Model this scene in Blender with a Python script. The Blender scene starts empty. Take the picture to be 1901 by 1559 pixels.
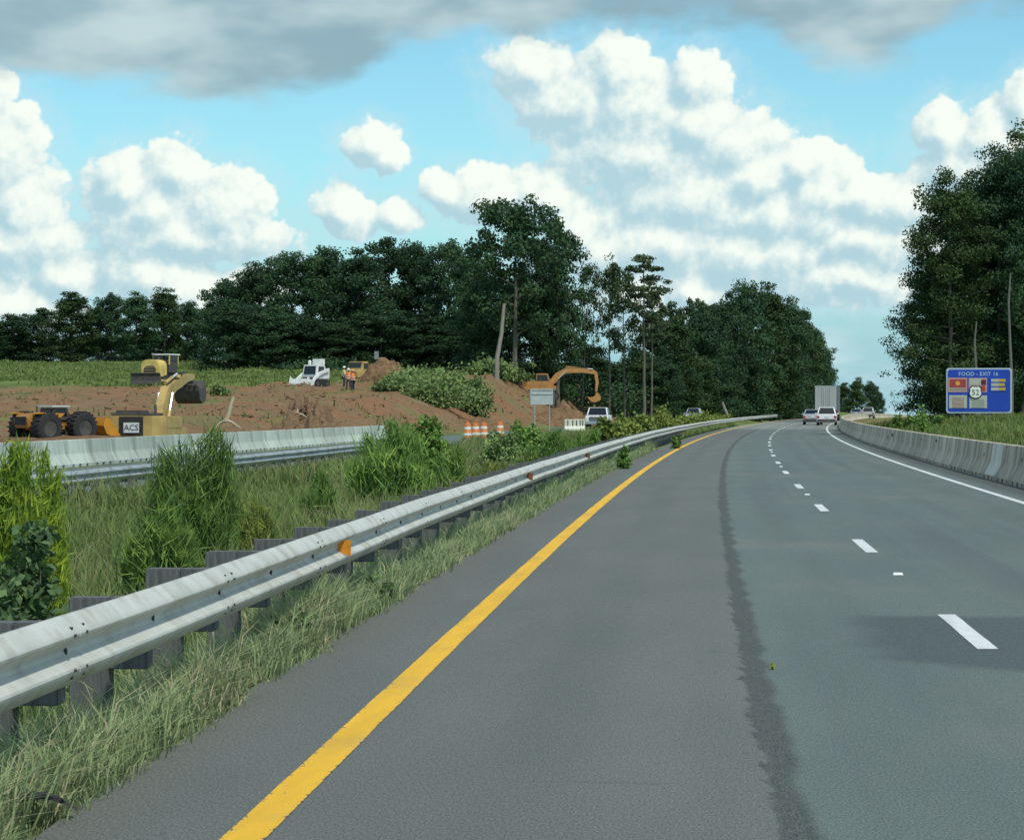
import bpy, math, random
import numpy as np
from mathutils import Vector, Matrix

# ------------------------------------------------------------------ camera
F = 5000.0 / 1901.0 * 36.0
CAMH = 1.6
scn = bpy.context.scene
cam = bpy.data.cameras.new('camera')
cam.lens = F; cam.sensor_width = 36.0; cam.sensor_fit = 'HORIZONTAL'
cam.clip_start = 0.2; cam.clip_end = 20000
camo = bpy.data.objects.new('camera', cam)
scn.collection.objects.link(camo)
camo.location = (0, 0, CAMH)
camo.rotation_euler = (math.radians(90 - 0.228), 0, 0)
scn.camera = camo

# ------------------------------------------------------------------ light
SUN_EL = math.radians(55)
SUN_AZ = math.radians(148)         # clockwise from the driving direction (+Y): behind, to the right
SUN_STRENGTH = 2.6
SKY_STRENGTH = 0.11
sun = bpy.data.lights.new('sun', 'SUN')
sun.energy = SUN_STRENGTH; sun.angle = math.radians(2.5); sun.color = (1.0, 0.95, 0.84)
suno = bpy.data.objects.new('sun', sun)
scn.collection.objects.link(suno)
sdir = Vector((math.sin(SUN_AZ) * math.cos(SUN_EL), math.cos(SUN_AZ) * math.cos(SUN_EL), math.sin(SUN_EL)))
suno.rotation_euler = sdir.to_track_quat('Z', 'Y').to_euler()
vs = scn.view_settings
vs.view_transform = 'Standard'; vs.look = 'None'; vs.gamma = 1.0; vs.use_curve_mapping = False
vs.exposure = 0.15
scn.cycles.max_bounces = 5; scn.cycles.diffuse_bounces = 2; scn.cycles.glossy_bounces = 2
scn.cycles.transparent_max_bounces = 6
scn.cycles.use_denoising = True

# ------------------------------------------------------------------ sky
def build_world():
    w = bpy.data.worlds.new('World'); scn.world = w; w.use_nodes = True
    nt = w.node_tree; nt.nodes.clear()
    def N(tree, t, **kw):
        n = tree.nodes.new(t)
        for k, v in kw.items(): setattr(n, k, v)
        return n
    def math_(tree, op, a, b=None, c=None, clamp=False):
        n = N(tree, 'ShaderNodeMath', operation=op); n.use_clamp = clamp
        for i, v in enumerate((a, b, c)):
            if v is None: continue
            if isinstance(v, (int, float)): n.inputs[i].default_value = v
            else: tree.links.new(v, n.inputs[i])
        return n.outputs[0]
    def smooth(tree, v, a, b):
        n = N(tree, 'ShaderNodeMapRange'); n.interpolation_type = 'SMOOTHSTEP'
        n.inputs[1].default_value = a; n.inputs[2].default_value = b
        tree.links.new(v, n.inputs[0]); return n.outputs[0]
    # --- cumulus field in units of 1.146 degrees (U right of the road direction, V above the level)
    g = bpy.data.node_groups.new('cumulus_field', 'ShaderNodeTree')
    g.interface.new_socket('P', in_out='INPUT', socket_type='NodeSocketVector')
    g.interface.new_socket('D', in_out='OUTPUT', socket_type='NodeSocketFloat'); g.interface.new_socket('S', in_out='OUTPUT', socket_type='NodeSocketFloat')
    gi = N(g, 'NodeGroupInput'); go = N(g, 'NodeGroupOutput')
    P = gi.outputs[0]
    def warp(src, scale, amp, detail):
        n = N(g, 'ShaderNodeTexNoise', noise_dimensions='2D'); n.inputs['Scale'].default_value = scale
        n.inputs['Detail'].default_value = detail
        g.links.new(src, n.inputs['Vector'])
        s = N(g, 'ShaderNodeVectorMath', operation='SUBTRACT'); g.links.new(n.outputs['Color'], s.inputs[0]); s.inputs[1].default_value = (.5, .5, .5)
        m = N(g, 'ShaderNodeVectorMath', operation='SCALE'); g.links.new(s.outputs[0], m.inputs[0]); m.inputs['Scale'].default_value = amp
        a = N(g, 'ShaderNodeVectorMath', operation='ADD'); g.links.new(src, a.inputs[0]); g.links.new(m.outputs[0], a.inputs[1])
        return a.outputs[0]
    Pw = warp(P, 1.1, .45, 3)
    blobs = [
     (-5,205,42,62),(15,300,80,95),(45,400,95,95),(10,455,170,75),
     (238,345,62,62),(338,322,52,60),(285,395,115,85),(425,395,80,72),(340,440,190,48),
     (688,268,52,42),(722,298,40,26),(640,392,52,52),(742,402,42,32),
     (128,520,60,42),(285,512,105,62),(335,545,95,60),(35,575,110,55),(460,540,80,40),
     (905,362,105,48),(1005,365,85,52),(1065,425,60,72),(1120,475,75,55),(830,352,50,30),
     (985,128,78,52),(1148,140,66,62),(1172,200,110,80),(1060,190,105,72),(1302,160,58,58),(1290,235,95,85),
     (1195,285,150,92),(1365,275,78,65),(1405,330,105,85),(1492,312,60,50),(1525,355,85,62),(1300,375,190,92),
     (1455,405,160,80),(1605,375,95,46),(1668,385,90,55),(1245,455,185,80),(1410,475,210,60),(1610,450,140,55),(1565,520,125,45),
     (1752,258,58,58),(1825,265,70,62),(1785,315,95,62),(1897,205,42,55),(1890,300,80,60),
     (1280,535,62,42),(1180,545,70,60),
    ]
    sp = N(g, 'ShaderNodeSeparateXYZ'); g.links.new(Pw, sp.inputs[0])
    cur = None
    for cx, cy, rx, ry in blobs:
        m = N(g, 'ShaderNodeVectorMath', operation='MULTIPLY_ADD')
        sx_, sy_ = 100 / (rx * 1.36), 100 / (ry * 1.36)
        m.inputs[1].default_value = (sx_, sy_, 0)
        m.inputs[2].default_value = (-(cx - 950.5) / 100 * sx_, -(759.6 - cy) / 100 * sy_, 0)
        cc = N(g, 'ShaderNodeCombineXYZ'); g.links.new(sp.outputs[0], cc.inputs[0]); g.links.new(sp.outputs[1], cc.inputs[1])
        if cur is not None: g.links.new(cur, cc.inputs[2])      # keeps the evaluation sequential
        g.links.new(cc.outputs[0], m.inputs[0])
        l = N(g, 'ShaderNodeVectorMath', operation='LENGTH'); g.links.new(m.outputs[0], l.inputs[0])
        d = math_(g, 'SUBTRACT', 1.0, l.outputs['Value'])
        if cur is None: cur = d
        else:
            sm = math_(g, 'SMOOTH_MAX', cur, d, 0.12); cur = sm
    vo = N(g, 'ShaderNodeTexVoronoi', voronoi_dimensions='2D'); vo.feature = 'F1'
    vo.inputs['Scale'].default_value = 1.7; vo.inputs['Detail'].default_value = 2.0; vo.inputs['Roughness'].default_value = .55
    g.links.new(warp(P, 2.5, .25, 2), vo.inputs['Vector'])
    bil = math_(g, 'SUBTRACT', 0.42, vo.outputs['Distance'])
    D = math_(g, 'MULTIPLY_ADD', bil, 0.40, math_(g, 'MULTIPLY', cur, 1.35))
    nz = N(g, 'ShaderNodeTexNoise', noise_dimensions='2D'); nz.inputs['Scale'].default_value = 3.2; nz.inputs['Detail'].default_value = 5; nz.inputs['Roughness'].default_value = .6
    g.links.new(P, nz.inputs['Vector'])
    D = math_(g, 'MULTIPLY_ADD', math_(g, 'SUBTRACT', nz.outputs['Fac'], .5), .30, D)
    g.links.new(D, go.inputs[0]); g.links.new(math_(g, 'MULTIPLY_ADD', math_(g, 'SUBTRACT', nz.outputs['Fac'], .5), .9, cur), go.inputs[1])

    tc = N(nt, 'ShaderNodeTexCoord'); dirv = tc.outputs['Generated']
    sx = N(nt, 'ShaderNodeSeparateXYZ'); nt.links.new(dirv, sx.inputs[0])
    x, y, z = sx.outputs
    U = math_(nt, 'MULTIPLY', math_(nt, 'ARCTAN2', x, y), 50.0)
    V = math_(nt, 'MULTIPLY', math_(nt, 'ARCSINE', z), 50.0)
    cb = N(nt, 'ShaderNodeCombineXYZ'); nt.links.new(U, cb.inputs[0]); nt.links.new(V, cb.inputs[1])
    P0 = cb.outputs[0]
    g1 = N(nt, 'ShaderNodeGroup'); g1.node_tree = g; nt.links.new(P0, g1.inputs[0])
    cbb = N(nt, 'ShaderNodeCombineXYZ'); nt.links.new(U, cbb.inputs[0]); nt.links.new(V, cbb.inputs[1]); nt.links.new(g1.outputs[0], cbb.inputs[2])
    ad = N(nt, 'ShaderNodeVectorMath', operation='ADD'); nt.links.new(cbb.outputs[0], ad.inputs[0]); ad.inputs[1].default_value = (.22, .30, 0)
    g2 = N(nt, 'ShaderNodeGroup'); g2.node_tree = g; nt.links.new(ad.outputs[0], g2.inputs[0])
    d1, d2 = g1.outputs[0], g2.outputs[0]
    aC = smooth(nt, d1, -.03, .20)
    aV = smooth(nt, g1.outputs[1], -.45, .22)
    shd = math_(nt, 'ADD', math_(nt, 'MULTIPLY', math_(nt, 'SUBTRACT', d1, d2), .55), math_(nt, 'MULTIPLY', math_(nt, 'SUBTRACT', g1.outputs[1], g2.outputs[1]), .45))
    lit = smooth(nt, shd, -.46, .50)
    thick = smooth(nt, d1, .1, .9)
    lit = math_(nt, 'MULTIPLY', lit, 1.0)
    # --- generic fair-weather clouds for the rest of the sky, same colours
    zc = math_(nt, 'ADD', math_(nt, 'ABSOLUTE', z), .10)
    px = math_(nt, 'DIVIDE', x, zc); py = math_(nt, 'DIVIDE', y, zc)
    cb2 = N(nt, 'ShaderNodeCombineXYZ'); nt.links.new(px, cb2.inputs[0]); nt.links.new(py, cb2.inputs[1])
    n2 = N(nt, 'ShaderNodeTexNoise'); n2.inputs['Scale'].default_value = .9; n2.inputs['Detail'].default_value = 6; n2.inputs['Roughness'].default_value = .55
    nt.links.new(cb2.outputs[0], n2.inputs['Vector'])
    out1 = smooth(nt, math_(nt, 'ABSOLUTE', U), 10.5, 14.0)
    out2 = smooth(nt, V, 8.6, 12.0)
    outm = math_(nt, 'MAXIMUM', out1, out2)
    aG = math_(nt, 'MULTIPLY', smooth(nt, n2.outputs['Fac'], .47, .62), outm)
    # --- flat grey cloud base across the top of the view
    fc = N(nt, 'ShaderNodeFloatCurve')
    pts = [(-11,150),(-9.5,152),(-7.5,182),(-5,196),(-3.2,170),(-2.2,105),(-1,95),(0,100),(1.2,72),(3.2,58),(4.6,78),(5.2,120),(6.3,142),(7.6,112),(8.2,60),(9.5,50),(11,60)]
    cv = fc.mapping.curves[0]
    for i, (u, yy) in enumerate(pts):
        fx = (u + 11) / 22; fy = (759.6 - yy) / 1000
        if i == 0: cv.points[0].location = (fx, fy)
        elif i == len(pts) - 1: cv.points[1].location = (fx, fy)
        else: cv.points.new(fx, fy)
    fc.mapping.update()
    un = math_(nt, 'MULTIPLY_ADD', U, 1 / 22, .5, clamp=True); nt.links.new(un, fc.inputs['Value'])
    Vb = math_(nt, 'MULTIPLY', fc.outputs[0], 10.0)
    st = N(nt, 'ShaderNodeMapping'); st.inputs['Scale'].default_value = (.55, 1.25, 1); nt.links.new(P0, st.inputs['Vector'])
    n3 = N(nt, 'ShaderNodeTexNoise'); n3.inputs['Scale'].default_value = 1.0; n3.inputs['Detail'].default_value = 6; n3.inputs['Roughness'].default_value = .55
    nt.links.new(st.outputs[0], n3.inputs['Vector'])
    dS = math_(nt, 'ADD', math_(nt, 'SUBTRACT', V, Vb), math_(nt, 'MULTIPLY', math_(nt, 'SUBTRACT', n3.outputs['Fac'], .5), 1.5))
    topfade = math_(nt, 'SUBTRACT', 1.0, smooth(nt, V, 11.0, 15.0))
    aS = math_(nt, 'MULTIPLY', math_(nt, 'MULTIPLY', smooth(nt, dS, -.12, .5), topfade), math_(nt, 'SUBTRACT', 1.0, out1))
    aS = math_(nt, 'MULTIPLY', aS, .93)
    n4 = N(nt, 'ShaderNodeTexNoise'); n4.inputs['Scale'].default_value = .42; n4.inputs['Detail'].default_value = 4
    nt.links.new(st.outputs[0], n4.inputs['Vector'])
    greyl = smooth(nt, n4.outputs['Fac'], .44, .68)
    # --- clear sky
    sky = N(nt, 'ShaderNodeTexSky'); sky.sky_type = 'NISHITA'; sky.sun_disc = False
    sky.sun_elevation = SUN_EL; sky.sun_rotation = SUN_AZ
    sky.air_density = 1.0; sky.dust_density = .3; sky.ozone_density = 2.0; sky.altitude = 0
    mul = N(nt, 'ShaderNodeMix', data_type='RGBA', blend_type='MULTIPLY'); mul.inputs[0].default_value = 1
    nt.links.new(sky.outputs[0], mul.inputs[6]); mul.inputs[7].default_value = SKYTINT
    def mixc(fac, a, b):
        m = N(nt, 'ShaderNodeMix', data_type='RGBA')
        nt.links.new(fac, m.inputs[0])
        for s, v in ((m.inputs[6], a), (m.inputs[7], b)):
            if isinstance(v, tuple): s.default_value = (*v, 1)
            else: nt.links.new(v, s)
        return m.outputs[2]
    k = 1.0 / SKY_STRENGTH
    def C(r, gg, b): return (r * k, gg * k, b * k)
    lowhaze = math_(nt, 'SUBTRACT', 1.0, smooth(nt, V, .0, 5.2))
    base = mixc(math_(nt, 'MULTIPLY', lowhaze, .85), mul.outputs[2], C(.28, .50, .61))
    # soft pale veil between the cumulus near the skyline
    n5 = N(nt, 'ShaderNodeTexNoise'); n5.inputs['Scale'].default_value = .8; n5.inputs['Detail'].default_value = 5
    st2 = N(nt, 'ShaderNodeMapping'); st2.inputs['Scale'].default_value = (.5, 1.8, 1); nt.links.new(P0, st2.inputs['Vector']); nt.links.new(st2.outputs[0], n5.inputs['Vector'])
    veil = math_(nt, 'MULTIPLY', smooth(nt, n5.outputs['Fac'], .42, .66), math_(nt, 'SUBTRACT', 1.0, smooth(nt, V, 2.2, 4.2)))
    base = mixc(math_(nt, 'MULTIPLY', veil, .75), base, C(.50, .68, .73))
    lowdim = smooth(nt, V, .6, 4.0)
    ccol = mixc(lit, C(.40, .58, .65), C(.84, .90, .83))
    col = mixc(aG, base, C(.74, .80, .79))
    aC = math_(nt, 'MULTIPLY', aC, math_(nt, 'MULTIPLY_ADD', lit, .14, .86))
    colf = mixc(aC, mixc(math_(nt, 'MULTIPLY', aV, .45), col, C(.50, .70, .77)), ccol)
    scol = mixc(greyl, C(.255, .385, .44), C(.50, .62, .635))
    def bgn(c):
        bg = N(nt, 'ShaderNodeBackground'); bg.inputs['Strength'].default_value = SKY_STRENGTH
        nt.links.new(mixc(aS, c, scol), bg.inputs['Color']); return bg.outputs[0]
    # the cumulus stand low over the land ahead; elsewhere the cheaper sky is enough
    win = math_(nt, 'MULTIPLY', math_(nt, 'LESS_THAN', math_(nt, 'ABSOLUTE', U), 11.5), math_(nt, 'MULTIPLY', math_(nt, 'GREATER_THAN', V, 1.0), math_(nt, 'LESS_THAN', V, 7.9)))
    ms = N(nt, 'ShaderNodeMixShader'); nt.links.new(win, ms.inputs[0]); nt.links.new(bgn(col), ms.inputs[1]); nt.links.new(bgn(colf), ms.inputs[2])
    bg = ms
    ow = N(nt, 'ShaderNodeOutputWorld'); nt.links.new(bg.outputs[0], ow.inputs[0])
    w.cycles.sampling_method = 'MANUAL'; w.cycles.sample_map_resolution = 512
SKYTINT = (.70, 1.07, 1.07, 1)
build_world()

# ------------------------------------------------------------------ helpers
COL = scn.collection
rng = np.random.default_rng(7)
random.seed(5)
FPX = 5000.0
def yel(Z):
    Z = np.asarray(Z, float)
    Zc = np.minimum(Z, 750.0)
    v = -1.6 + .0635 * Zc + 1.28e-4 * Zc * Zc + (Z - Zc) * (.0635 + 2.56e-4 * 750)
    return v if v.ndim else float(v)
def head(Z): return math.atan(.0635 + 2.56e-4 * min(Z, 750.0))
def roadz(Z):
    Z = np.asarray(Z, float)
    v = 2.1e-6 * np.clip(Z, 0, 330) ** 2 - np.clip(Z - 420, 0, None) * .0045
    return v if v.ndim else float(v)
def at(px, py, Z):
    return Vector(((px - 950.5) * Z / FPX, Z, CAMH + (759.6 - py) * Z / FPX))
def atx(px, Z): return (px - 950.5) * Z / FPX
def road_pt(Z, d, z=None):
    return Vector((yel(Z) + d, Z, roadz(Z) if z is None else z))

class MB:
    def __init__(s): s.v = []; s.f = []
    def add(s, vs, fs):
        o = len(s.v); s.v += [tuple(p) for p in vs]; s.f += [tuple(i + o for i in f) for f in fs]; return s
    def box(s, c, d, rot=None, taper=1.0, ty=None):
        hx, hy, hz = d[0] / 2, d[1] / 2, d[2] / 2
        ty = taper if ty is None else ty
        vs = [Vector((x * hx * (taper if z > 0 else 1), y * hy * (ty if z > 0 else 1), z * hz)) for z in (-1, 1) for y in (-1, 1) for x in (-1, 1)]
        if rot is not None: vs = [rot @ p for p in vs]
        c = Vector(c)
        return s.add([p + c for p in vs], [(0, 2, 3, 1), (4, 5, 7, 6), (0, 1, 5, 4), (2, 6, 7, 3), (0, 4, 6, 2), (1, 3, 7, 5)])
    def prism(s, poly, w, axis='x', c=0.0, scale2=None):
        # polygon in the two other axes, extruded +-w/2 along axis
        n = len(poly); vs = []
        for sg in (-1, 1):
            for a, b in poly:
                t = c + sg * w / 2
                vs.append({'x': (t, a, b), 'y': (a, t, b), 'z': (a, b, t)}[axis])
        fs = [tuple(range(n)), tuple(range(2 * n - 1, n - 1, -1))] + [(i, i + n, (i + 1) % n + n, (i + 1) % n) for i in range(n)]
        return s.add(vs, fs)
    def tube(s, pts, r, n=8, caps=True):
        pts = [Vector(p) for p in pts]
        rs = r if isinstance(r, (list, tuple)) else [r] * len(pts)
        vs = []; fs = []
        for i, p in enumerate(pts):
            t = (pts[min(i + 1, len(pts) - 1)] - pts[max(i - 1, 0)]).normalized()
            a = t.orthogonal().normalized() if abs(t.z) > .9 else t.cross(Vector((0, 0, 1))).normalized()
            b = t.cross(a)
            for k in range(n):
                an = 2 * math.pi * k / n
                vs.append(p + (a * math.cos(an) + b * math.sin(an)) * rs[i])
        for i in range(len(pts) - 1):
            for k in range(n):
                fs.append((i * n + k, i * n + (k + 1) % n, (i + 1) * n + (k + 1) % n, (i + 1) * n + k))
        if caps: fs += [tuple(range(n - 1, -1, -1)), tuple((len(pts) - 1) * n + k for k in range(n))]
        return s.add(vs, fs)
    def loft(s, rings, caps=True):
        n = len(rings[0]); vs = [p for r in rings for p in r]; fs = []
        for i in range(len(rings) - 1):
            for k in range(n):
                fs.append((i * n + k, i * n + (k + 1) % n, (i + 1) * n + (k + 1) % n, (i + 1) * n + k))
        if caps: fs += [tuple(range(n - 1, -1, -1)), tuple((len(rings) - 1) * n + k for k in range(n))]
        return s.add(vs, fs)
    def lathe(s, prof, c=(0, 0, 0), n=20, axis='z'):
        vs = []; fs = []; m = len(prof)
        for k in range(n):
            an = 2 * math.pi * k / n
            for r, h in prof:
                p = (r * math.cos(an), r * math.sin(an), h)
                if axis == 'x': p = (p[2], p[0], p[1])
                if axis == 'y': p = (p[0], p[2], p[1])
                vs.append((p[0] + c[0], p[1] + c[1], p[2] + c[2]))
        for k in range(n):
            for i in range(m - 1):
                k2 = (k + 1) % n
                fs.append((k * m + i, k2 * m + i, k2 * m + i + 1, k * m + i + 1))
        return s.add(vs, fs)
    def mesh(s, name, mat, smooth=False, bevel=0):
        me = bpy.data.meshes.new(name); me.from_pydata(s.v, [], s.f); me.materials.append(mat)
        import bmesh
        bm = bmesh.new(); bm.from_mesh(me)
        bmesh.ops.recalc_face_normals(bm, faces=bm.faces)
        if bevel:
            bmesh.ops.bevel(bm, geom=[e for e in bm.edges if len(e.link_faces) == 2 and e.calc_face_angle(0) > .5], offset=bevel, segments=2, affect='EDGES', clamp_overlap=True)
        bm.to_mesh(me); bm.free()
        if smooth:
            me.shade_smooth()
            try: me.set_sharp_from_angle(angle=math.radians(38))
            except Exception: pass
        return me
    def build(s, name, mat, parent=None, smooth=False, bevel=0, loc=None, rz=0):
        return link(name, s.mesh(name, mat, smooth, bevel), parent, loc, rz)
def link(name, me, parent=None, loc=None, rz=0):
    o = bpy.data.objects.new(name, me); COL.objects.link(o)
    if parent: o.parent = parent
    if loc is not None: o.location = loc
    if rz: o.rotation_euler = (0, 0, rz)
    return o
def tag(o, label, cat, group=None, kind=None):
    if label: o['label'] = label
    if cat: o['category'] = cat
    if group: o['group'] = group
    if kind: o['kind'] = kind
    return o
def thing(name, label, cat, loc=(0, 0, 0), rz=0, group=None, sc=1.0):
    o = bpy.data.objects.new(name, None); COL.objects.link(o)
    o.location = loc; o.rotation_euler = (0, 0, rz); o.scale = (sc, sc, sc) if isinstance(sc, (int, float)) else sc
    o.empty_display_size = .2
    return tag(o, label, cat, group)
def npmesh(name, V, faces, mat, uv=None, smooth=False):
    """faces: list of int arrays (m,k)"""
    me = bpy.data.meshes.new(name)
    V = np.asarray(V, np.float32)
    me.vertices.add(len(V)); me.vertices.foreach_set('co', V.ravel())
    tot = sum(f.size for f in faces); npol = sum(len(f) for f in faces)
    me.loops.add(tot); me.polygons.add(npol)
    me.loops.foreach_set('vertex_index', np.concatenate([f.ravel() for f in faces]).astype(np.int32))
    st = []; o = 0
    for f in faces:
        st.append(np.arange(len(f)) * f.shape[1] + o); o += f.size
    me.polygons.foreach_set('loop_start', np.concatenate(st).astype(np.int32))
    if smooth: me.polygons.foreach_set('use_smooth', np.ones(npol, bool))
    if uv is not None:
        l = me.uv_layers.new(name='UVMap')
        idx = np.concatenate([f.ravel() for f in faces])
        l.data.foreach_set('uv', np.asarray(uv, np.float32)[idx].ravel())
    me.update(calc_edges=True); me.validate()
    me.materials.append(mat)
    return me
_tab = np.random.default_rng(3).random((256, 256))
def vnoise(x, y):
    x = np.asarray(x, float); y = np.asarray(y, float)
    xi = np.floor(x).astype(int); yi = np.floor(y).astype(int); fx = x - xi; fy = y - yi
    fx = fx * fx * (3 - 2 * fx); fy = fy * fy * (3 - 2 * fy)
    t = lambda a, b: _tab[a % 256, b % 256]
    return (t(xi, yi) * (1 - fx) + t(xi + 1, yi) * fx) * (1 - fy) + (t(xi, yi + 1) * (1 - fx) + t(xi + 1, yi + 1) * fx) * fy - .5
def fbm(x, y, o=4):
    s = 0; a = 1.0
    for i in range(o): s = s + a * vnoise(x * 2 ** i + 17 * i, y * 2 ** i + 31 * i); a *= .5
    return s
def sstep(a, b, x):
    t = np.clip((np.asarray(x, float) - a) / (b - a), 0, 1); return t * t * (3 - 2 * t)

# ------------------------------------------------------------------ materials
MATS = {}
def mat(name, c1, c2=None, scale=6.0, rough=.7, metal=0.0, bump=0.0, bscale=None, detail=4, stretch=None, coord='Object', trans=0.0, rand=0.0, spec=.5, lo=.35, hi=.65, dirt=None, dscale=1.2, dlo=.5, dhi=.7):
    if name in MATS: return MATS[name]
    m = bpy.data.materials.new(name); MATS[name] = m; m.use_nodes = True
    nt = m.node_tree; b = nt.nodes['Principled BSDF']; L = nt.links.new
    b.inputs['Roughness'].default_value = rough; b.inputs['Metallic'].default_value = metal
    b.inputs['Specular IOR Level'].default_value = spec
    col = None
    tc = nt.nodes.new('ShaderNodeTexCoord'); vec = tc.outputs[coord]
    if stretch:
        mp = nt.nodes.new('ShaderNodeMapping'); mp.inputs['Scale'].default_value = stretch; L(vec, mp.inputs[0]); vec = mp.outputs[0]
    def noise(sc, det=detail):
        n = nt.nodes.new('ShaderNodeTexNoise'); n.inputs['Scale'].default_value = sc; n.inputs['Detail'].default_value = det; L(vec, n.inputs['Vector']); return n.outputs['Fac']
    def rng_(v, a, bb):
        r = nt.nodes.new('ShaderNodeMapRange'); r.inputs[1].default_value = a; r.inputs[2].default_value = bb; L(v, r.inputs[0]); return r.outputs[0]
    def mix(f, a, bb):
        x = nt.nodes.new('ShaderNodeMix'); x.data_type = 'RGBA'; L(f, x.inputs[0])
        for s, v in ((x.inputs[6], a), (x.inputs[7], bb)):
            if isinstance(v, tuple): s.default_value = (*v, 1)
            else: L(v, s)
        return x.outputs[2]
    if c2 is None: b.inputs['Base Color'].default_value = (*c1, 1)
    else:
        col = mix(rng_(noise(scale), lo, hi), c1, c2)
    if dirt is not None:
        col = mix(rng_(noise(dscale, 6), dlo, dhi), col if col is not None else c1, dirt)
    if rand:
        oi = nt.nodes.new('ShaderNodeObjectInfo')
        hs = nt.nodes.new('ShaderNodeHueSaturation')
        L(rng_(oi.outputs['Random'], -1.0 / rand if False else 0, 1), hs.inputs['Fac']) if False else None
        v = nt.nodes.new('ShaderNodeMapRange'); L(oi.outputs['Random'], v.inputs[0]); v.inputs[3].default_value = 1 - rand; v.inputs[4].default_value = 1 + rand
        L(v.outputs[0], hs.inputs['Value'])
        if col is None: hs.inputs['Color'].default_value = (*c1, 1)
        else: L(col, hs.inputs['Color'])
        col = hs.outputs[0]
    if col is not None: L(col, b.inputs['Base Color'])
    if bump:
        bp = nt.nodes.new('ShaderNodeBump'); bp.inputs['Strength'].default_value = bump; bp.inputs['Distance'].default_value = .02
        L(noise(bscale or scale * 4, 5), bp.inputs['Height']); L(bp.outputs[0], b.inputs['Normal'])
    if trans:
        t = nt.nodes.new('ShaderNodeBsdfTranslucent'); ms = nt.nodes.new('ShaderNodeMixShader'); ms.inputs[0].default_value = trans
        if col is not None: L(col, t.inputs[0])
        else: t.inputs[0].default_value = (*c1, 1)
        L(b.outputs[0], ms.inputs[1]); L(t.outputs[0], ms.inputs[2]); L(ms.outputs[0], nt.nodes['Material Output'].inputs[0])
    return m

# ------------------------------------------------------------------ terrain
def gZ(Z): return np.interp(Z, [60, 116, 150, 190, 233, 280, 375, 450, 600, 900, 6000], [-.4, -.4, .55, 2.0, 3.7, 5.1, 8.0, 7.5, 3.0, .5, -20])
def ground(Z, d):
    Z = np.asarray(Z, float); d = np.asarray(d, float)
    Z, d = np.broadcast_arrays(Z, d)
    r = roadz(Z)
    med = np.interp(d, [-20, -18.6, -17.8, -12.9, -12.2, -9.0, -6.5, -4.0, -2.2, -1.1, -.7, 0, 8.3, 8.9, 11, 15, 24, 60],
                       [-.22, -.28, -.55, -.55, -.42, -.95, -.98, -.72, -.3, -.07, -.06, -.12, -.12, -.05, .35, 1.0, 1.2, 1.4])
    right = np.clip(d - 8.9, 0, None)
    rs = np.interp(Z, [0, 170, 300, 450, 900, 6000], [1, 1, .28, .1, 0, 0])
    z = np.where(d > 8.3, np.where(d > 8.9, -.05 + (med + .05) * rs, med), med)
    rise = gZ(Z) * sstep(-18.8, -28.5, d)
    z = z + np.where(d < -18.6, rise, 0)
    lump = fbm(d * .35 + 5, Z * .22, 4) * .6 + fbm(d * .9, Z * .7 + 40, 3) * .26
    z = z + np.where(d < -19, lump * sstep(-19, -23, d) * sstep(60, 140, Z), 0)
    z = z + np.where((d > -11.5) & (d < -2.0), fbm(d * .6, Z * .5, 3) * .12, 0)
    z = z + np.where(d > 9.5, fbm(d * .5, Z * .4, 3) * .14 * sstep(9.5, 12, d), 0)
    far = np.clip(Z - 450, 0, None) * -.0055
    return z + r * np.where(Z < 420, 1, 0) + np.where(Z >= 420, roadz(420.0), 0) + far * np.where(d < -18.6, .6, 1.0)
def gz(Z, d): return float(ground(Z, d))
def gxy(x, Z): return float(ground(Z, x - yel(Z)))

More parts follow.
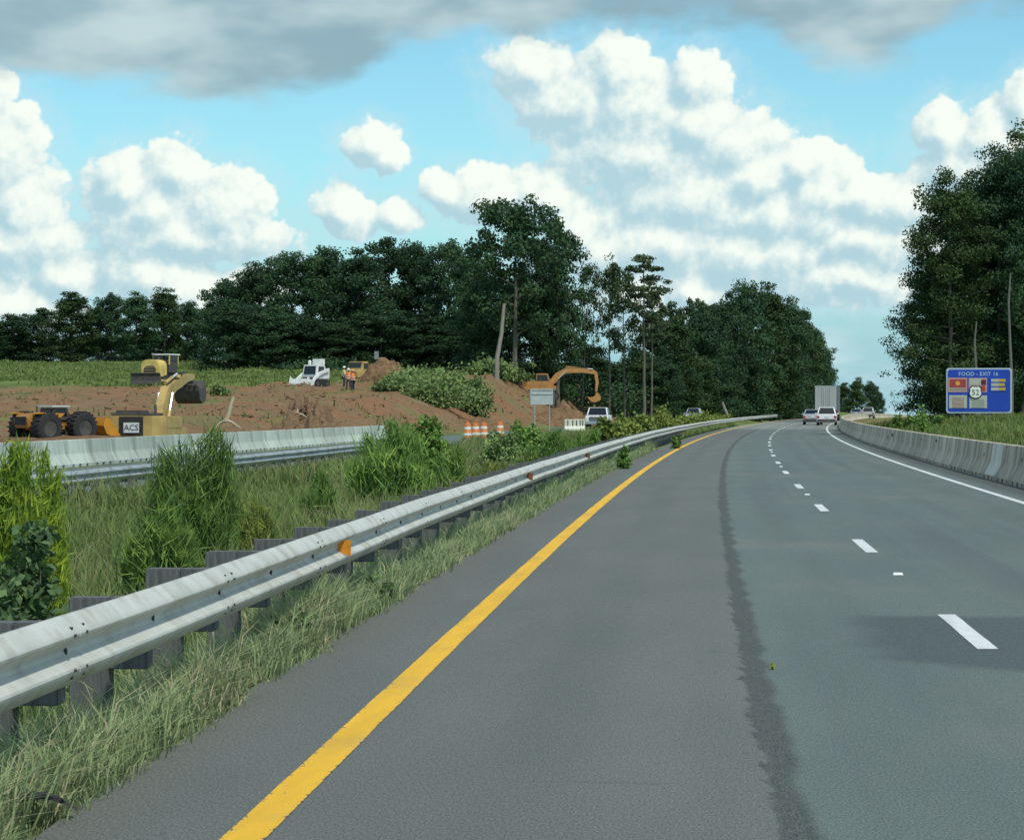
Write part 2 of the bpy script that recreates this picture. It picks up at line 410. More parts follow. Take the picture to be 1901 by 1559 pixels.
def ground_material():
    m = bpy.data.materials.new('ground_grass_and_red_clay'); m.use_nodes = True
    nt = m.node_tree; b = nt.nodes['Principled BSDF']; L = nt.links.new; b.inputs['Roughness'].default_value = .95; b.inputs['Specular IOR Level'].default_value = .15
    def N(t): return nt.nodes.new(t)
    uv = N('ShaderNodeUVMap'); sp = N('ShaderNodeSeparateXYZ'); L(uv.outputs[0], sp.inputs[0])
    d, Z = sp.outputs[0], sp.outputs[1]
    def noise(sc, det=5, st=None, rough=.55):
        n = N('ShaderNodeTexNoise'); n.inputs['Scale'].default_value = sc; n.inputs['Detail'].default_value = det; n.inputs['Roughness'].default_value = rough
        if st:
            mp = N('ShaderNodeMapping'); mp.inputs['Scale'].default_value = st; L(uv.outputs[0], mp.inputs[0]); L(mp.outputs[0], n.inputs['Vector'])
        else: L(uv.outputs[0], n.inputs['Vector'])
        return n.outputs['Fac']
    def ma(op, a, bb=None):
        n = N('ShaderNodeMath'); n.operation = op
        for i, v in enumerate((a, bb)):
            if v is None: continue
            if isinstance(v, (int, float)): n.inputs[i].default_value = v
            else: L(v, n.inputs[i])
        return n.outputs[0]
    def mr(v, a, bb, c=0, dd=1, sm=True):
        n = N('ShaderNodeMapRange'); n.interpolation_type = 'SMOOTHSTEP' if sm else 'LINEAR'
        L(v, n.inputs[0]); n.inputs[1].default_value = a; n.inputs[2].default_value = bb; n.inputs[3].default_value = c; n.inputs[4].default_value = dd; return n.outputs[0]
    def mix(f, a, bb):
        x = N('ShaderNodeMix'); x.data_type = 'RGBA'
        if isinstance(f, float): x.inputs[0].default_value = f
        else: L(f, x.inputs[0])
        for s, v in ((x.inputs[6], a), (x.inputs[7], bb)):
            if isinstance(v, tuple): s.default_value = (*v, 1)
            else: L(v, s)
        return x.outputs[2]
    n1 = noise(.08); n2 = noise(.6); n3 = noise(3.0); n4 = noise(.25, 6, (1, .35, 1)); n5 = noise(9.0)
    grass = mix(mr(n2, .35, .65), (.075, .12, .035), (.13, .175, .05))
    grass = mix(mr(n1, .40, .6), grass, (.165, .215, .06))
    grass = mix(mr(n3, .5, .75), grass, (.14, .135, .06))
    clay = mix(mr(n2, .3, .7), (.185, .115, .062), (.25, .165, .092))
    clay = mix(mr(n4, .45, .62), clay, (.255, .135, .07))
    clay = mix(mr(n3, .52, .72), clay, (.14, .09, .045))
    clay = mix(mr(noise(.12, 6), .55, .7), clay, (.17, .165, .075))
    # extent of the graded clay on the left bank
    lim = ma('MAXIMUM', mr(d, -85, -40, 183, 228, False), mr(d, -42, -28, 225, 345, False))
    edge = ma('ADD', lim, ma('MULTIPLY', ma('SUBTRACT', noise(.05, 6), .5), 46))
    mk = mr(ma('SUBTRACT', edge, Z), -6, 8)
    mk = ma('MULTIPLY', mk, mr(d, -19.2, -20.2))
    mk = ma('MULTIPLY', mk, mr(noise(.17, 7, None, .7), .66, .54))
    # bare clay behind the right-hand barrier where the bank runs out
    mR = ma('MULTIPLY', mr(Z, 165, 200), mr(d, 8.6, 9.4)); mR = ma('MULTIPLY', mR, mr(Z, 420, 330))
    mk = ma('MAXIMUM', mk, ma('MULTIPLY', mR, mr(n1, .62, .45)))
    col = mix(mk, grass, clay)
    L(col, b.inputs['Base Color'])
    bp = N('ShaderNodeBump'); bp.inputs['Strength'].default_value = .9; bp.inputs['Distance'].default_value = .12
    L(ma('ADD', n3, ma('MULTIPLY', n5, .5)), bp.inputs['Height']); L(bp.outputs[0], b.inputs['Normal'])
    return m
def strip_mesh(name, Zs, ds, zfun, material, smooth=True):
    Zs = np.asarray(Zs, float); ds = np.asarray(ds, float)
    ZZ, DD = np.meshgrid(Zs, ds, indexing='ij')
    X = yel(ZZ) + DD
    V = np.stack([X, ZZ, zfun(ZZ, DD)], -1).reshape(-1, 3)
    n, m = len(Zs), len(ds)
    i = np.arange((n - 1) * m).reshape(n - 1, m)[:, :-1].ravel()
    Fq = np.stack([i, i + 1, i + m + 1, i + m], -1)
    return npmesh(name, V, [Fq], material, uv=np.stack([DD.ravel(), ZZ.ravel()], -1), smooth=smooth)
Zg = np.concatenate([np.arange(-40, 40, 1.0), np.arange(40, 130, 1.0), np.arange(130, 420, 1.25), np.arange(420, 800, 8), np.arange(800, 2000, 60), np.geomspace(2000, 9000, 14)])
dg = np.concatenate([-np.geomspace(4000, 90, 22), np.arange(-88, -30, 1.0), np.arange(-30, -19, .5), [-18.8, -18.6, -18.2, -17.8, -15, -12.9, -12.5], np.arange(-12.2, -2, .4), [-2.0, -1.6, -1.2, -.9, -.7, 0, 4, 8.3, 8.7, 8.9], np.arange(9.2, 30, .6), np.geomspace(30, 4000, 26)])
M_ground = ground_material()
g_o = link('ground', strip_mesh('ground', Zg, dg, ground, M_ground)); tag(g_o, None, None, kind='structure')

# ------------------------------------------------------------------ road
def road_material(name, main=True):
    m = bpy.data.materials.new(name); m.use_nodes = True
    nt = m.node_tree; b = nt.nodes['Principled BSDF']; L = nt.links.new
    b.inputs['Specular IOR Level'].default_value = .35
    def N(t): return nt.nodes.new(t)
    uv = N('ShaderNodeUVMap'); sp = N('ShaderNodeSeparateXYZ'); L(uv.outputs[0], sp.inputs[0]); d, Z = sp.outputs[0], sp.outputs[1]
    def noise(sc, det=5, st=None, rough=.55):
        n = N('ShaderNodeTexNoise'); n.inputs['Scale'].default_value = sc; n.inputs['Detail'].default_value = det; n.inputs['Roughness'].default_value = rough
        if st:
            mp = N('ShaderNodeMapping'); mp.inputs['Scale'].default_value = st; L(uv.outputs[0], mp.inputs[0]); L(mp.outputs[0], n.inputs['Vector'])
        else: L(uv.outputs[0], n.inputs['Vector'])
        return n.outputs['Fac']
    def ma(op, a, bb=None):
        n = N('ShaderNodeMath'); n.operation = op
        for i, v in enumerate((a, bb)):
            if v is None: continue
            if isinstance(v, (int, float)): n.inputs[i].default_value = v
            else: L(v, n.inputs[i])
        return n.outputs[0]
    def mr(v, a, bb, c=0, dd=1):
        n = N('ShaderNodeMapRange'); n.interpolation_type = 'SMOOTHSTEP'
        L(v, n.inputs[0]); n.inputs[1].default_value = a; n.inputs[2].default_value = bb; n.inputs[3].default_value = c; n.inputs[4].default_value = dd; return n.outputs[0]
    def mix(f, a, bb, bt='MIX'):
        x = N('ShaderNodeMix'); x.data_type = 'RGBA'; x.blend_type = bt
        if isinstance(f, float): x.inputs[0].default_value = f
        else: L(f, x.inputs[0])
        for s, v in ((x.inputs[6], a), (x.inputs[7], bb)):
            if isinstance(v, tuple): s.default_value = (*v, 1)
            else: L(v, s)
        return x.outputs[2]
    grain = noise(90, 3, (1, .35, 1), .75); grain2 = noise(22, 4, (1, .4, 1), .65)
    blot = noise(.9, 5, (1, .22, 1)); streak = noise(2.2, 4, (1, .02, 1))
    newer = mix(mr(blot, .35, .68), (.122, .134, .122), (.147, .158, .143))
    older = mix(mr(blot, .35, .68), (.108, .150, .138), (.132, .174, .158))
    older = mix(mr(noise(.35, 6, (1, .5, 1)), .5, .7), older, (.165, .188, .165))
    older = mix(mr(streak, .5, .72, 0, .4), older, (.085, .112, .11))
    jag = ma('MULTIPLY', ma('SUBTRACT', noise(3.5, 3, (.08, .28, 1), .6), .5), .20)
    jag2 = ma('MULTIPLY', ma('SUBTRACT', noise(3.0, 4, (.3, .25, 1), .6), .5), .28)
    dj = ma('ADD', d, jag); dj2 = ma('ADD', d, jag2)
    if main:
        col = mix(mr(dj, 1.93, 1.97), newer, older)
        seam = ma('MULTIPLY', mr(dj, 1.93, 1.97), mr(dj2, 2.13, 2.05))
        col = mix(ma('MULTIPLY', seam, .92), col, mix(mr(grain2, .4, .6), (.028, .034, .034), (.070, .075, .066)))
        crumb = ma('MULTIPLY', mr(ma('ABSOLUTE', ma('SUBTRACT', dj, 1.94)), .035, .0), mr(noise(5, 5), .48, .62))
        col = mix(ma('MULTIPLY', crumb, .8), col, (.018, .02, .022))
        dust = ma('MULTIPLY', mr(ma('ADD', d, ma('MULTIPLY', ma('SUBTRACT', noise(1.4, 5, (1, .4, 1)), .5), .7)), -.38, -.75), .55)
        col = mix(dust, col, (.15, .14, .115))
        # darker patch across the lane line, near
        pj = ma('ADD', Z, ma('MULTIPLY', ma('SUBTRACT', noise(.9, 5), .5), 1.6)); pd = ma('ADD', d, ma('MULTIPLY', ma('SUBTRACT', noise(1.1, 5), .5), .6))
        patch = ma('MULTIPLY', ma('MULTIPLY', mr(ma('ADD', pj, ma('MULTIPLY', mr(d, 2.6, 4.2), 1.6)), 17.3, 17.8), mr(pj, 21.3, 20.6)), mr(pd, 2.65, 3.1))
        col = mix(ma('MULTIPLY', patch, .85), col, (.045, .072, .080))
        col = mix(ma('MULTIPLY', mr(noise(.16, 5, (1, .16, 1)), .57, .70), .5), col, (.09, .115, .115))
        # dirt and grit gathered along the barrier toe
        toe = mr(ma('ADD', d, ma('MULTIPLY', ma('SUBTRACT', noise(2, 5, (1, .4, 1)), .5), .5)), 7.42, 7.75)
        col = mix(ma('MULTIPLY', toe, .75), col, mix(mr(grain2, .4, .65), (.035, .038, .036), (.085, .085, .075)))
        # pale concrete deck ahead
        deck = ma('MULTIPLY', mr(Z, 205.5, 206.5), mr(Z, 300, 299))
        col = mix(deck, col, mix(mr(noise(.4, 5, (1, .15, 1)), .35, .65), (.21, .235, .20), (.27, .29, .25)))
        # polished wheel paths and the oil-darkened lane centre
        wp = None
        for c_, w_, k_ in ((.95, .36, .22), (2.75, .34, .22), (4.6, .38, .26), (6.3, .38, .26), (5.45, .22, .30), (1.75, .2, .12)):
            v_ = ma('MULTIPLY', mr(ma('ABSOLUTE', ma('SUBTRACT', ma('ADD', d, ma('MULTIPLY', ma('SUBTRACT', noise(.3, 3, (.2, .3, 1)), .5), .5)), c_)), w_, w_ * .25), k_)
            wp = v_ if wp is None else ma('MAXIMUM', wp, v_)
        wp = ma('MULTIPLY', wp, mr(noise(.5, 5, (1, .12, 1)), .3, .65))
        col = mix(wp, col, (.055, .070, .070))
        drip = mr(noise(6, 3, (1, .5, 1), .5), .70, .78)
        col = mix(ma('MULTIPLY', drip, .45), col, (.03, .036, .036))
        # sealed transverse cracks
        zj = ma('ADD', Z, ma('MULTIPLY', ma('SUBTRACT', noise(.8, 5), .5), .5))
        cr = ma('ABSOLUTE', ma('SUBTRACT', ma('FRACT', ma('DIVIDE', zj, 7.7)), .5))
        crm = ma('MULTIPLY', mr(cr, .004, .0015), mr(noise(.5, 2), .6, .66))
        col = mix(ma('MULTIPLY', crm, .22), col, (.02, .024, .026))
    else: col = older
    col = mix(mr(grain, .34, .70), mix(.36, col, (.02, .026, .03)), mix(.22, col, (.34, .37, .34)))
    L(col, b.inputs['Base Color'])
    L(mr(grain2, .3, .7, .72, .92), b.inputs['Roughness'])
    bp = N('ShaderNodeBump'); bp.inputs['Strength'].default_value = .5; bp.inputs['Distance'].default_value = .01
    L(ma('ADD', grain, grain2), bp.inputs['Height']); L(bp.outputs[0], b.inputs['Normal'])
    return m
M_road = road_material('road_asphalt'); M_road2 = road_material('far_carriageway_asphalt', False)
Zr = np.concatenate([np.arange(-40, 130, 1.0), np.arange(130, 760, 3.0)])
edge_n = lambda Z: fbm(Z * .9, Z * .17 + 3, 4) * .10
def road_mesh():
    ds = np.array([-.86, -.5, 0, .9, 1.92, 1.95, 2.9, 3.9, 5.2, 6.5, 7.4, 8.3])
    ZZ, DD = np.meshgrid(np.concatenate([np.arange(-40, 130, .35), np.arange(130, 760, 3.0)]), ds, indexing='ij')
    DD = DD.copy(); DD[:, 0] += edge_n(ZZ[:, 0])
    z = roadz(ZZ) + np.where(DD > 1.935, -.014, 0)
    V = np.stack([yel(ZZ) + DD, ZZ, z], -1).reshape(-1, 3); n, m = ZZ.shape
    i = np.arange((n - 1) * m).reshape(n - 1, m)[:, :-1].ravel()
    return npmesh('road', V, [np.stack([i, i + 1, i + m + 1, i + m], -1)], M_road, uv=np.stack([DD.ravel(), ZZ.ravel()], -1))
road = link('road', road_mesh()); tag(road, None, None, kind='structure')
opp = link('road_opposite', strip_mesh('road_opposite', Zr, [-17.75, -15, -12.85], lambda Z, d: np.interp(d, [-17.75, -12.85], [-.2, -.36]) + roadz(Z), M_road2)); tag(opp, None, None, kind='structure')

def paint(name, c, w):
    m = bpy.data.materials.new(name); m.use_nodes = True; nt = m.node_tree; b = nt.nodes['Principled BSDF']; L = nt.links.new
    b.inputs['Roughness'].default_value = .65
    uv = nt.nodes.new('ShaderNodeUVMap'); sp = nt.nodes.new('ShaderNodeSeparateXYZ'); L(uv.outputs[0], sp.inputs[0])
    def noise(sc, st, det=5, ro=.6):
        mp = nt.nodes.new('ShaderNodeMapping'); mp.inputs['Scale'].default_value = st; L(uv.outputs[0], mp.inputs[0])
        n = nt.nodes.new('ShaderNodeTexNoise'); n.inputs['Scale'].default_value = sc; n.inputs['Detail'].default_value = det; n.inputs['Roughness'].default_value = ro; L(mp.outputs[0], n.inputs['Vector']); return n.outputs['Fac']
    def mr(v, a, bb, c0=0, c1=1):
        n = nt.nodes.new('ShaderNodeMapRange'); L(v, n.inputs[0]); n.inputs[1].default_value = a; n.inputs[2].default_value = bb; n.inputs[3].default_value = c0; n.inputs[4].default_value = c1; return n.outputs[0]
    def ma(op, a, bb):
        n = nt.nodes.new('ShaderNodeMath'); n.operation = op
        for i, v in enumerate((a, bb)):
            if isinstance(v, (int, float)): n.inputs[i].default_value = v
            else: L(v, n.inputs[i])
        return n.outputs[0]
    def mix(f, a, bb):
        x = nt.nodes.new('ShaderNodeMix'); x.data_type = 'RGBA'; L(f, x.inputs[0])
        for s_, v in ((x.inputs[6], a), (x.inputs[7], bb)):
            if isinstance(v, tuple): s_.default_value = (*v, 1)
            else: L(v, s_)
        return x.outputs[2]
    edge = ma('ABSOLUTE', ma('SUBTRACT', mr(sp.outputs[0], 0, w, -1, 1), 0), 0)
    chip = ma('ADD', noise(38, (1, .4, 1)), ma('MULTIPLY', ma('POWER', edge, 5), .16))
    col = mix(mr(noise(5, (1, .12, 1)), .35, .7), c, tuple(v * .78 for v in c))
    col = mix(mr(noise(1.2, (1, .5, 1)), .55, .75, 0, .35), col, (.22, .20, .15))
    col = mix(mr(chip, .66, .72), col, (.12, .125, .12))
    L(col, b.inputs['Base Color'])
    bp = nt.nodes.new('ShaderNodeBump'); bp.inputs['Strength'].default_value = .35; bp.inputs['Distance'].default_value = .006; L(noise(80, (1, .35, 1)), bp.inputs['Height']); L(bp.outputs[0], b.inputs['Normal'])
    return m
def paint_old(name, c, wear):
    return mat(name, c, tuple(v * .8 for v in c), scale=14, rough=.6, dirt=wear, dscale=9, dlo=.58, dhi=.72, bump=.05, bscale=90)
M_yel = paint('yellow_road_paint', (.88, .50, .012), .17); M_whi = paint('white_road_paint', (.72, .76, .74), .145)
def line_mesh(name, Z0, Z1, d, w, m, dz, step=.5, wob=.006):
    Z = np.arange(Z0, Z1 + step, step); n = len(Z)
    a = yel(Z) + d - w / 2 + (rng.random(n) - .5) * wob; bb = yel(Z) + d + w / 2 + (rng.random(n) - .5) * wob
    zz = roadz(Z) + dz
    V = np.concatenate([np.stack([a, Z, zz], -1), np.stack([bb, Z, zz], -1)]); i = np.arange(n - 1)
    return npmesh(name, V, [np.stack([i, i + n, i + n + 1, i + 1], -1)], m, uv=np.stack([np.repeat([0, w], n), np.tile(Z, 2)], -1))
link('yellow_edge_line', line_mesh('yellow_edge_line', -30, 700, -.05, .17, M_yel, .004), road)
link('white_edge_line', line_mesh('white_edge_line', -30, 700, 7.18, .15, M_whi, -.010), road)
dash_me = {}
for k in range(-1, 36):
    Z0 = 18.1 + k * 12.19
    link('lane_dash', line_mesh('lane_dash', Z0, Z0 + 3.05, 3.61, .14, M_whi, -.010, step=.61), road)
mk = MB(); mk.box((0, 0, .009), (.10, .14, .018), taper=.8)
mk_me = mk.mesh('road_marker', mat('marker_plastic', (.75, .78, .75), rough=.35))
for k in range(0, 9):
    Z = 26.3 + k * 24.38
    link('road_marker', mk_me, road, road_pt(Z, 3.61, roadz(Z) - .014), -head(Z))

# ------------------------------------------------------------------ guardrails
M_galv = mat('galvanised_steel', (.60, .62, .57), (.50, .52, .47), scale=3, rough=.6, metal=.1, bump=.05, bscale=30, dirt=(.36, .33, .26), dscale=4.5, dlo=.50, dhi=.8, spec=.3)
M_galv2 = mat('weathered_galvanised_steel', (.42, .47, .47), (.34, .39, .40), scale=3, rough=.55, metal=.3, dirt=(.24, .25, .22), dscale=2.5)
M_wood = mat('treated_post_wood', (.085, .092, .095), (.14, .145, .14), scale=5, rough=.9, stretch=(6, 6, .6), bump=.5, bscale=14)
M_bolt = mat('dark_bolt_steel', (.03, .03, .03), rough=.6)
M_amber = mat('amber_reflector', (.70, .28, .01), (.55, .20, .01), scale=20, rough=.3)
M_rust = mat('rusty_reflector', (.22, .07, .02), (.14, .06, .03), scale=30, rough=.7)
WP = [(0, .312), (.010, .312), (.022, .306), (.070, .258), (.080, .243), (.083, .232), (.080, .221), (.012, .172), (.004, .156), (.012, .140), (.080, .092), (.083, .080), (.080, .068), (.070, .052), (.022, .006), (.010, 0), (0, 0)]
def rail_panel_mesh(name, Z0, Z1, d, ztop, m, flip=1, th=.004, nseg=4, base=None):
    Zs = np.linspace(Z0, Z1, nseg + 1); vs = []; fs = []; n = len(WP)
    for side in (0, 1):
        for Z in Zs:
            zt = base(Z) + ztop - .312
            dz = float(fbm(Z * .11, d, 3)) * .02
            for t, h in WP:
                vs.append((yel(Z) + d + flip * (t - side * th), Z, zt + dz + h))
    for side in (0, 1):
        o = side * n * (nseg + 1)
        for i in range(nseg):
            for k in range(n - 1):
                a = o + i * n + k
                fs.append((a, a + 1, a + n + 1, a + n) if side == 0 else (a, a + n, a + n + 1, a + 1))
    o = n * (nseg + 1)
    for i in range(nseg):
        for k in (0, n - 1):
            a = i * n + k; fs.append((a, a + n, a + n + o, a + o))
    for i in (0, nseg):
        for k in range(n - 1):
            a = i * n + k; fs.append((a, a + 1, a + 1 + o, a + o))
    me = bpy.data.meshes.new(name); me.from_pydata(vs, [], fs); me.materials.append(m); me.shade_smooth(); me.set_sharp_from_angle(angle=math.radians(24))
    return me
def guardrail(label, d, ztop, Zs, Ze, mrail, base, detail_to, plen, post_to):
    g = thing('guardrail', label, 'guardrail', (0, 0, 0))
    P = 1.905; n = int((Ze - Zs) / P)
    pm = MB(); pm.box((0, 0, -plen / 2), (.20, .15, plen)); post_me = pm.mesh('post', M_wood, bevel=.006)
    bm_ = MB(); bm_.box((0, 0, 0), (.20, .15, .36)); blk_me = bm_.mesh('blockout', M_wood, bevel=.006)
    sb = MB(); sb.box((0, 0, 0), (.012, .028, .012)); sb_me = sb.mesh('splice_bolt', M_bolt)
    sbo = [(float(np.interp(h, [p[1] for p in reversed(WP)], [p[0] for p in reversed(WP)])), y, h) for h in (.262, .231, .081, .05) for y in (-.11, .11)]
    cb = MB(); cb.lathe([(0, .016), (.016, .014), (.019, 0)], n=8, axis='x'); cb_me = cb.mesh('post_bolt', M_bolt)
    k = 0
    while k < n:
        step = 2 if Zs + k * P < 160 else 4
        Z0 = Zs + k * P; Z1 = Z0 + step * P
        link('rail_panel', rail_panel_mesh('rail_panel', Z0, Z1 + .02, d + (.003 if (k // 2) % 2 else 0), ztop, mrail, base=base), g)
        if Z0 < detail_to:
            zt = base(Z0) + ztop - .312 + float(fbm(Z0 * .11, d, 3)) * .02
            for bx_, by_, bz_ in sbo: link('splice_bolt', sb_me, g, (yel(Z0 + by_) + d + bx_, Z0 + by_, zt + bz_), -head(Z0))
        k += step
    for k in range(n):
        Z = Zs + k * P + .02
        if Z > post_to: break
        b = base(Z); j = random.uniform(-.015, .02)
        o = link('post', post_me, g, (yel(Z) + d - .30, Z, b + ztop - .035 + j), -head(Z)); o.rotation_euler[1] = random.uniform(-.02, .02)
        o = link('blockout', blk_me, g, (yel(Z) + d - .102, Z, b + ztop - .215 + j), -head(Z))
        if Z < detail_to: link('post_bolt', cb_me, g, (yel(Z) + d + .004, Z, b + ztop - .156), -head(Z))
    return g
rb = lambda Z: roadz(Z) - .02
GR = guardrail('bright galvanised W-beam guardrail on dark posts beside the yellow line', -1.12, .72, 7.9, 330, M_galv, rb, 62, .95, 150)
for px, Zr_, mm in ((644, 20.6, M_amber), (987, 42.4, M_rust), (1096, 61.2, M_rust)):
    q = MB(); q.prism([(-.05, .175), (.05, .175), (.05, .05), (-.05, .09)], .006, 'y')
    zt = rb(Zr_) + .72 - .312 + float(fbm(Zr_ * .11, -1.12, 3)) * .02
    o = q.build('reflector', mm, GR, loc=(yel(Zr_) - 1.12 + .075, Zr_, zt + .035)); o['label'] = 'amber reflector tab' if mm is M_amber else 'rusty reflector tab'
guardrail('weathered grey guardrail along the far side of the grassy median', -12.2, .24, 30, 120, M_galv2, lambda Z: roadz(Z), 0, 1.3, 110)

# ------------------------------------------------------------------ concrete barriers
def conc(name, c1, c2, streak):
    return mat(name, c1, c2, scale=2.0, rough=.9, stretch=(1, 1, .35), bump=.25, bscale=30, dirt=streak, dscale=2.4, dlo=.47, dhi=.74, rand=.2)
M_conR = conc('barrier_concrete', (.60, .53, .40), (.44, .395, .30), (.20, .17, .12))
M_conL = conc('pale_barrier_concrete', (.50, .57, .50), (.42, .48, .42), (.30, .34, .28))
M_conN = conc('new_concrete', (.64, .63, .54), (.56, .55, .48), (.46, .45, .38))
M_stain = mat('rust_stain', (.07, .055, .045), (.12, .09, .07), scale=8, rough=.9)
def barrier_mesh(L, m, slots):
    s = MB(); zb = .085; H = .82
    prof = [(-.305, zb), (.305, zb), (.30, .10), (.175, .34), (.15, .40), (.092, H - .01), (.075, H), (-.075, H), (-.092, H - .01), (-.15, .40), (-.175, .34), (-.30, .10)]
    n = len(prof); ys = [0.018, 0.04, L - .04, L - .018]; rings = []
    for y in ys:
        k = 1.0 if y in ys[1:3] else .97
        rings.append([(x * k, y, zb + (z - zb) * (1 if k == 1 else .988)) for x, z in prof])
    s.loft(rings)
    a = 0.03
    for y0, y1 in slots + [(L - .03, L)]:
        s.box((0, (a + y0) / 2, zb / 2), (.61, y0 - a, zb + .004)); a = y1
    return s.mesh('barrier_segment', m, bevel=0)
SEG = 3.05
slots = [(.55, .82), (1.35, 1.7), (2.3, 2.6)]
def barrier(label, d, Z0, Z1, m, zf, special={}):
    me = barrier_mesh(SEG, m, slots)
    t = thing('concrete_barrier', label, 'barrier')
    Z = Z0; k = 0
    while Z < Z1:
        h = head(Z)
        mm = special.get(k, me)
        o = link('barrier_segment', mm, t, (yel(Z) + d + random.uniform(-.012, .012), Z, zf(Z)), -h)
        o.rotation_euler[0] = math.atan(roadz(Z + 3) - roadz(Z)) / 3
        if k in special: o['label'] = 'newer pale segment'
        Z += SEG * math.cos(h); k += 1
    return t
meN = barrier_mesh(SEG, M_conN, slots)
BR = barrier('grey stained concrete barrier curving along the right edge of the road', 8.42, 5.5, 560, M_conR, lambda Z: roadz(Z) - .012, {})
# one slim pale replacement panel and scrape marks on the road face
def on_face(Z, d0, h, side):
    off = np.interp(h, [.1, .34, .40, .81], [.30, .175, .15, .092]); return Vector((yel(Z) + d0 + side * off, Z, roadz(Z) - .012 + h))
def face_patch(name, Z, d0, h0, h1, w, m, side, parent, label=None):
    q = MB(); hs = [h0] + [v for v in (.34, .40) if h0 < v < h1] + [h1]
    vs = []
    for h in hs:
        for zz in (-w / 2, w / 2):
            p = on_face(Z + zz, d0, h, side); vs.append((p.x + side * .006, p.y, p.z))
    n = len(hs)
    for h in hs:
        for zz in (-w / 2, w / 2):
            p = on_face(Z + zz, d0, h, side); vs.append((p.x - side * .01, p.y, p.z))
    fs = [(2 * i, 2 * i + 1, 2 * i + 3, 2 * i + 2) for i in range(n - 1)] + [(2 * n + 2 * i, 2 * n + 2 * i + 2, 2 * n + 2 * i + 3, 2 * n + 2 * i + 1) for i in range(n - 1)]
    fs += [(2 * i, 2 * i + 2, 2 * n + 2 * i + 2, 2 * n + 2 * i) for i in range(n - 1)] + [(2 * i + 1, 2 * n + 2 * i + 1, 2 * n + 2 * i + 3, 2 * i + 3) for i in range(n - 1)]
    q.add(vs, fs); o = q.build(name, m, parent)
    if label: o['label'] = label
    return o
face_patch('repair_panel', 61.6, 8.42, .11, .80, 2.3, M_conN, -1, BR, 'pale repaired stretch of the barrier face')
for Zs_, h, w in ((56.4, .55, .22), (60.9, .50, .45), (64.6, .52, .3), (80, .66, .6), (86.5, .62, .5), (104, .6, 1.6), (107, .45, 1.3)):
    q = MB(); vs = []; n = 9
    for k in range(n):
        an = 2 * math.pi * k / n; r = random.uniform(.55, 1)
        p = on_face(Zs_ + math.cos(an) * w * .5 * r, 8.42, h + math.sin(an) * .075 * r, -1); vs.append((p.x - .005, p.y, p.z))
    q.add(vs, [tuple(range(n))]); q.build('scrape_mark', M_stain, BR)
BL = barrier('pale concrete barrier between the opposite carriageway and the clay slope', -18.05, 38.55, 150, M_conL, lambda Z: roadz(Z) - .17)

# ------------------------------------------------------------------ paints for machines and vehicles
def dusty(name, c, k=.65, rough=.5):
    return mat(name, c, tuple(v * .82 for v in c), scale=2, rough=rough, dirt=tuple(.5 * v + .5 * w for v, w in zip(c, (.22, .13, .06))), dscale=1.6, dlo=.48, dhi=.72)
M_catY = dusty('faded_yellow_paint', (.50, .36, .12)); M_catY2 = dusty('pale_yellow_paint', (.72, .56, .16)); M_orY = dusty('bright_amber_paint', (.62, .27, .012))
M_orangeM = dusty('orange_tan_paint', (.50, .25, .08)); M_rustY = dusty('rusty_amber_paint', (.42, .20, .04))
M_blk = mat('black_rubber', (.018, .018, .02), (.03, .03, .03), scale=6, rough=.85)
M_drk = mat('dark_machine_steel', (.05, .05, .05), (.09, .08, .065), scale=4, rough=.7)
M_stl = mat('bare_cylinder_steel', (.75, .76, .74), rough=.3, metal=.5)
M_gls = mat('dark_tinted_glass', (.012, .016, .02), rough=.12, spec=.6)
M_whiP = mat('white_vehicle_paint', (.78, .80, .80), (.72, .74, .74), scale=1.5, rough=.3)
M_whiM = mat('dusty_white_machine_paint', (.74, .78, .76), (.62, .62, .56), scale=1.6, rough=.5, lo=.45, hi=.75)
M_silv = mat('silver_vehicle_paint', (.55, .54, .54), rough=.3, metal=.4)
M_dsil = mat('grey_vehicle_paint', (.30, .33, .34), rough=.35, metal=.3)
M_trl = mat('trailer_panel_white', (.40, .42, .41), (.34, .36, .35), scale=1.2, rough=.5, stretch=(1, 1, .3))
M_trs = mat('trailer_side_painted_shade', (.07, .085, .095), (.05, .065, .07), scale=1.2, rough=.5)  # shade of the trailer's side put into its dark colour
M_red = mat('red_lamp_lens', (.45, .02, .015), rough=.25); M_lmp = mat('clear_lamp_lens', (.75, .78, .76), rough=.2)
M_plt = mat('licence_plate_white', (.6, .66, .66), rough=.4); M_chr = mat('chrome', (.6, .6, .6), rough=.25, metal=.9)

def wheel(parent, x, y, r, w, rim=None, name='wheel'):
    q = MB(); q.lathe([(r * .55, -w / 2), (r * .9, -w / 2), (r, -w * .38), (r, w * .38), (r * .9, w / 2), (r * .55, w / 2)], (x, y, r), 22, 'x')
    t = q.build(name, M_blk, parent, smooth=True)
    q = MB(); q.lathe([(0, -w * .36), (r * .2, -w * .36), (r * .56, -w * .44), (r * .56, w * .44), (r * .2, w * .36), (0, w * .36)], (x, y, r), 16, 'x')
    q.build('rim', rim or M_chr, t, smooth=True)
    return t
def ring(y, hw, zb, zt, ins=.08, cr=.06, lean=0):
    # rounded car cross-section at station y
    return [(-hw + ins, y, zb), (hw - ins, y, zb), (hw, y, zb + .16), (hw, y, zt - cr * 2), (hw - cr * .7, y, zt - cr * .6), (hw - cr * 2, y, zt), (-hw + cr * 2, y, zt), (-hw + cr * .7, y, zt - cr * .6), (-hw, y, zt - cr * 2), (-hw, y, zb + .16)]
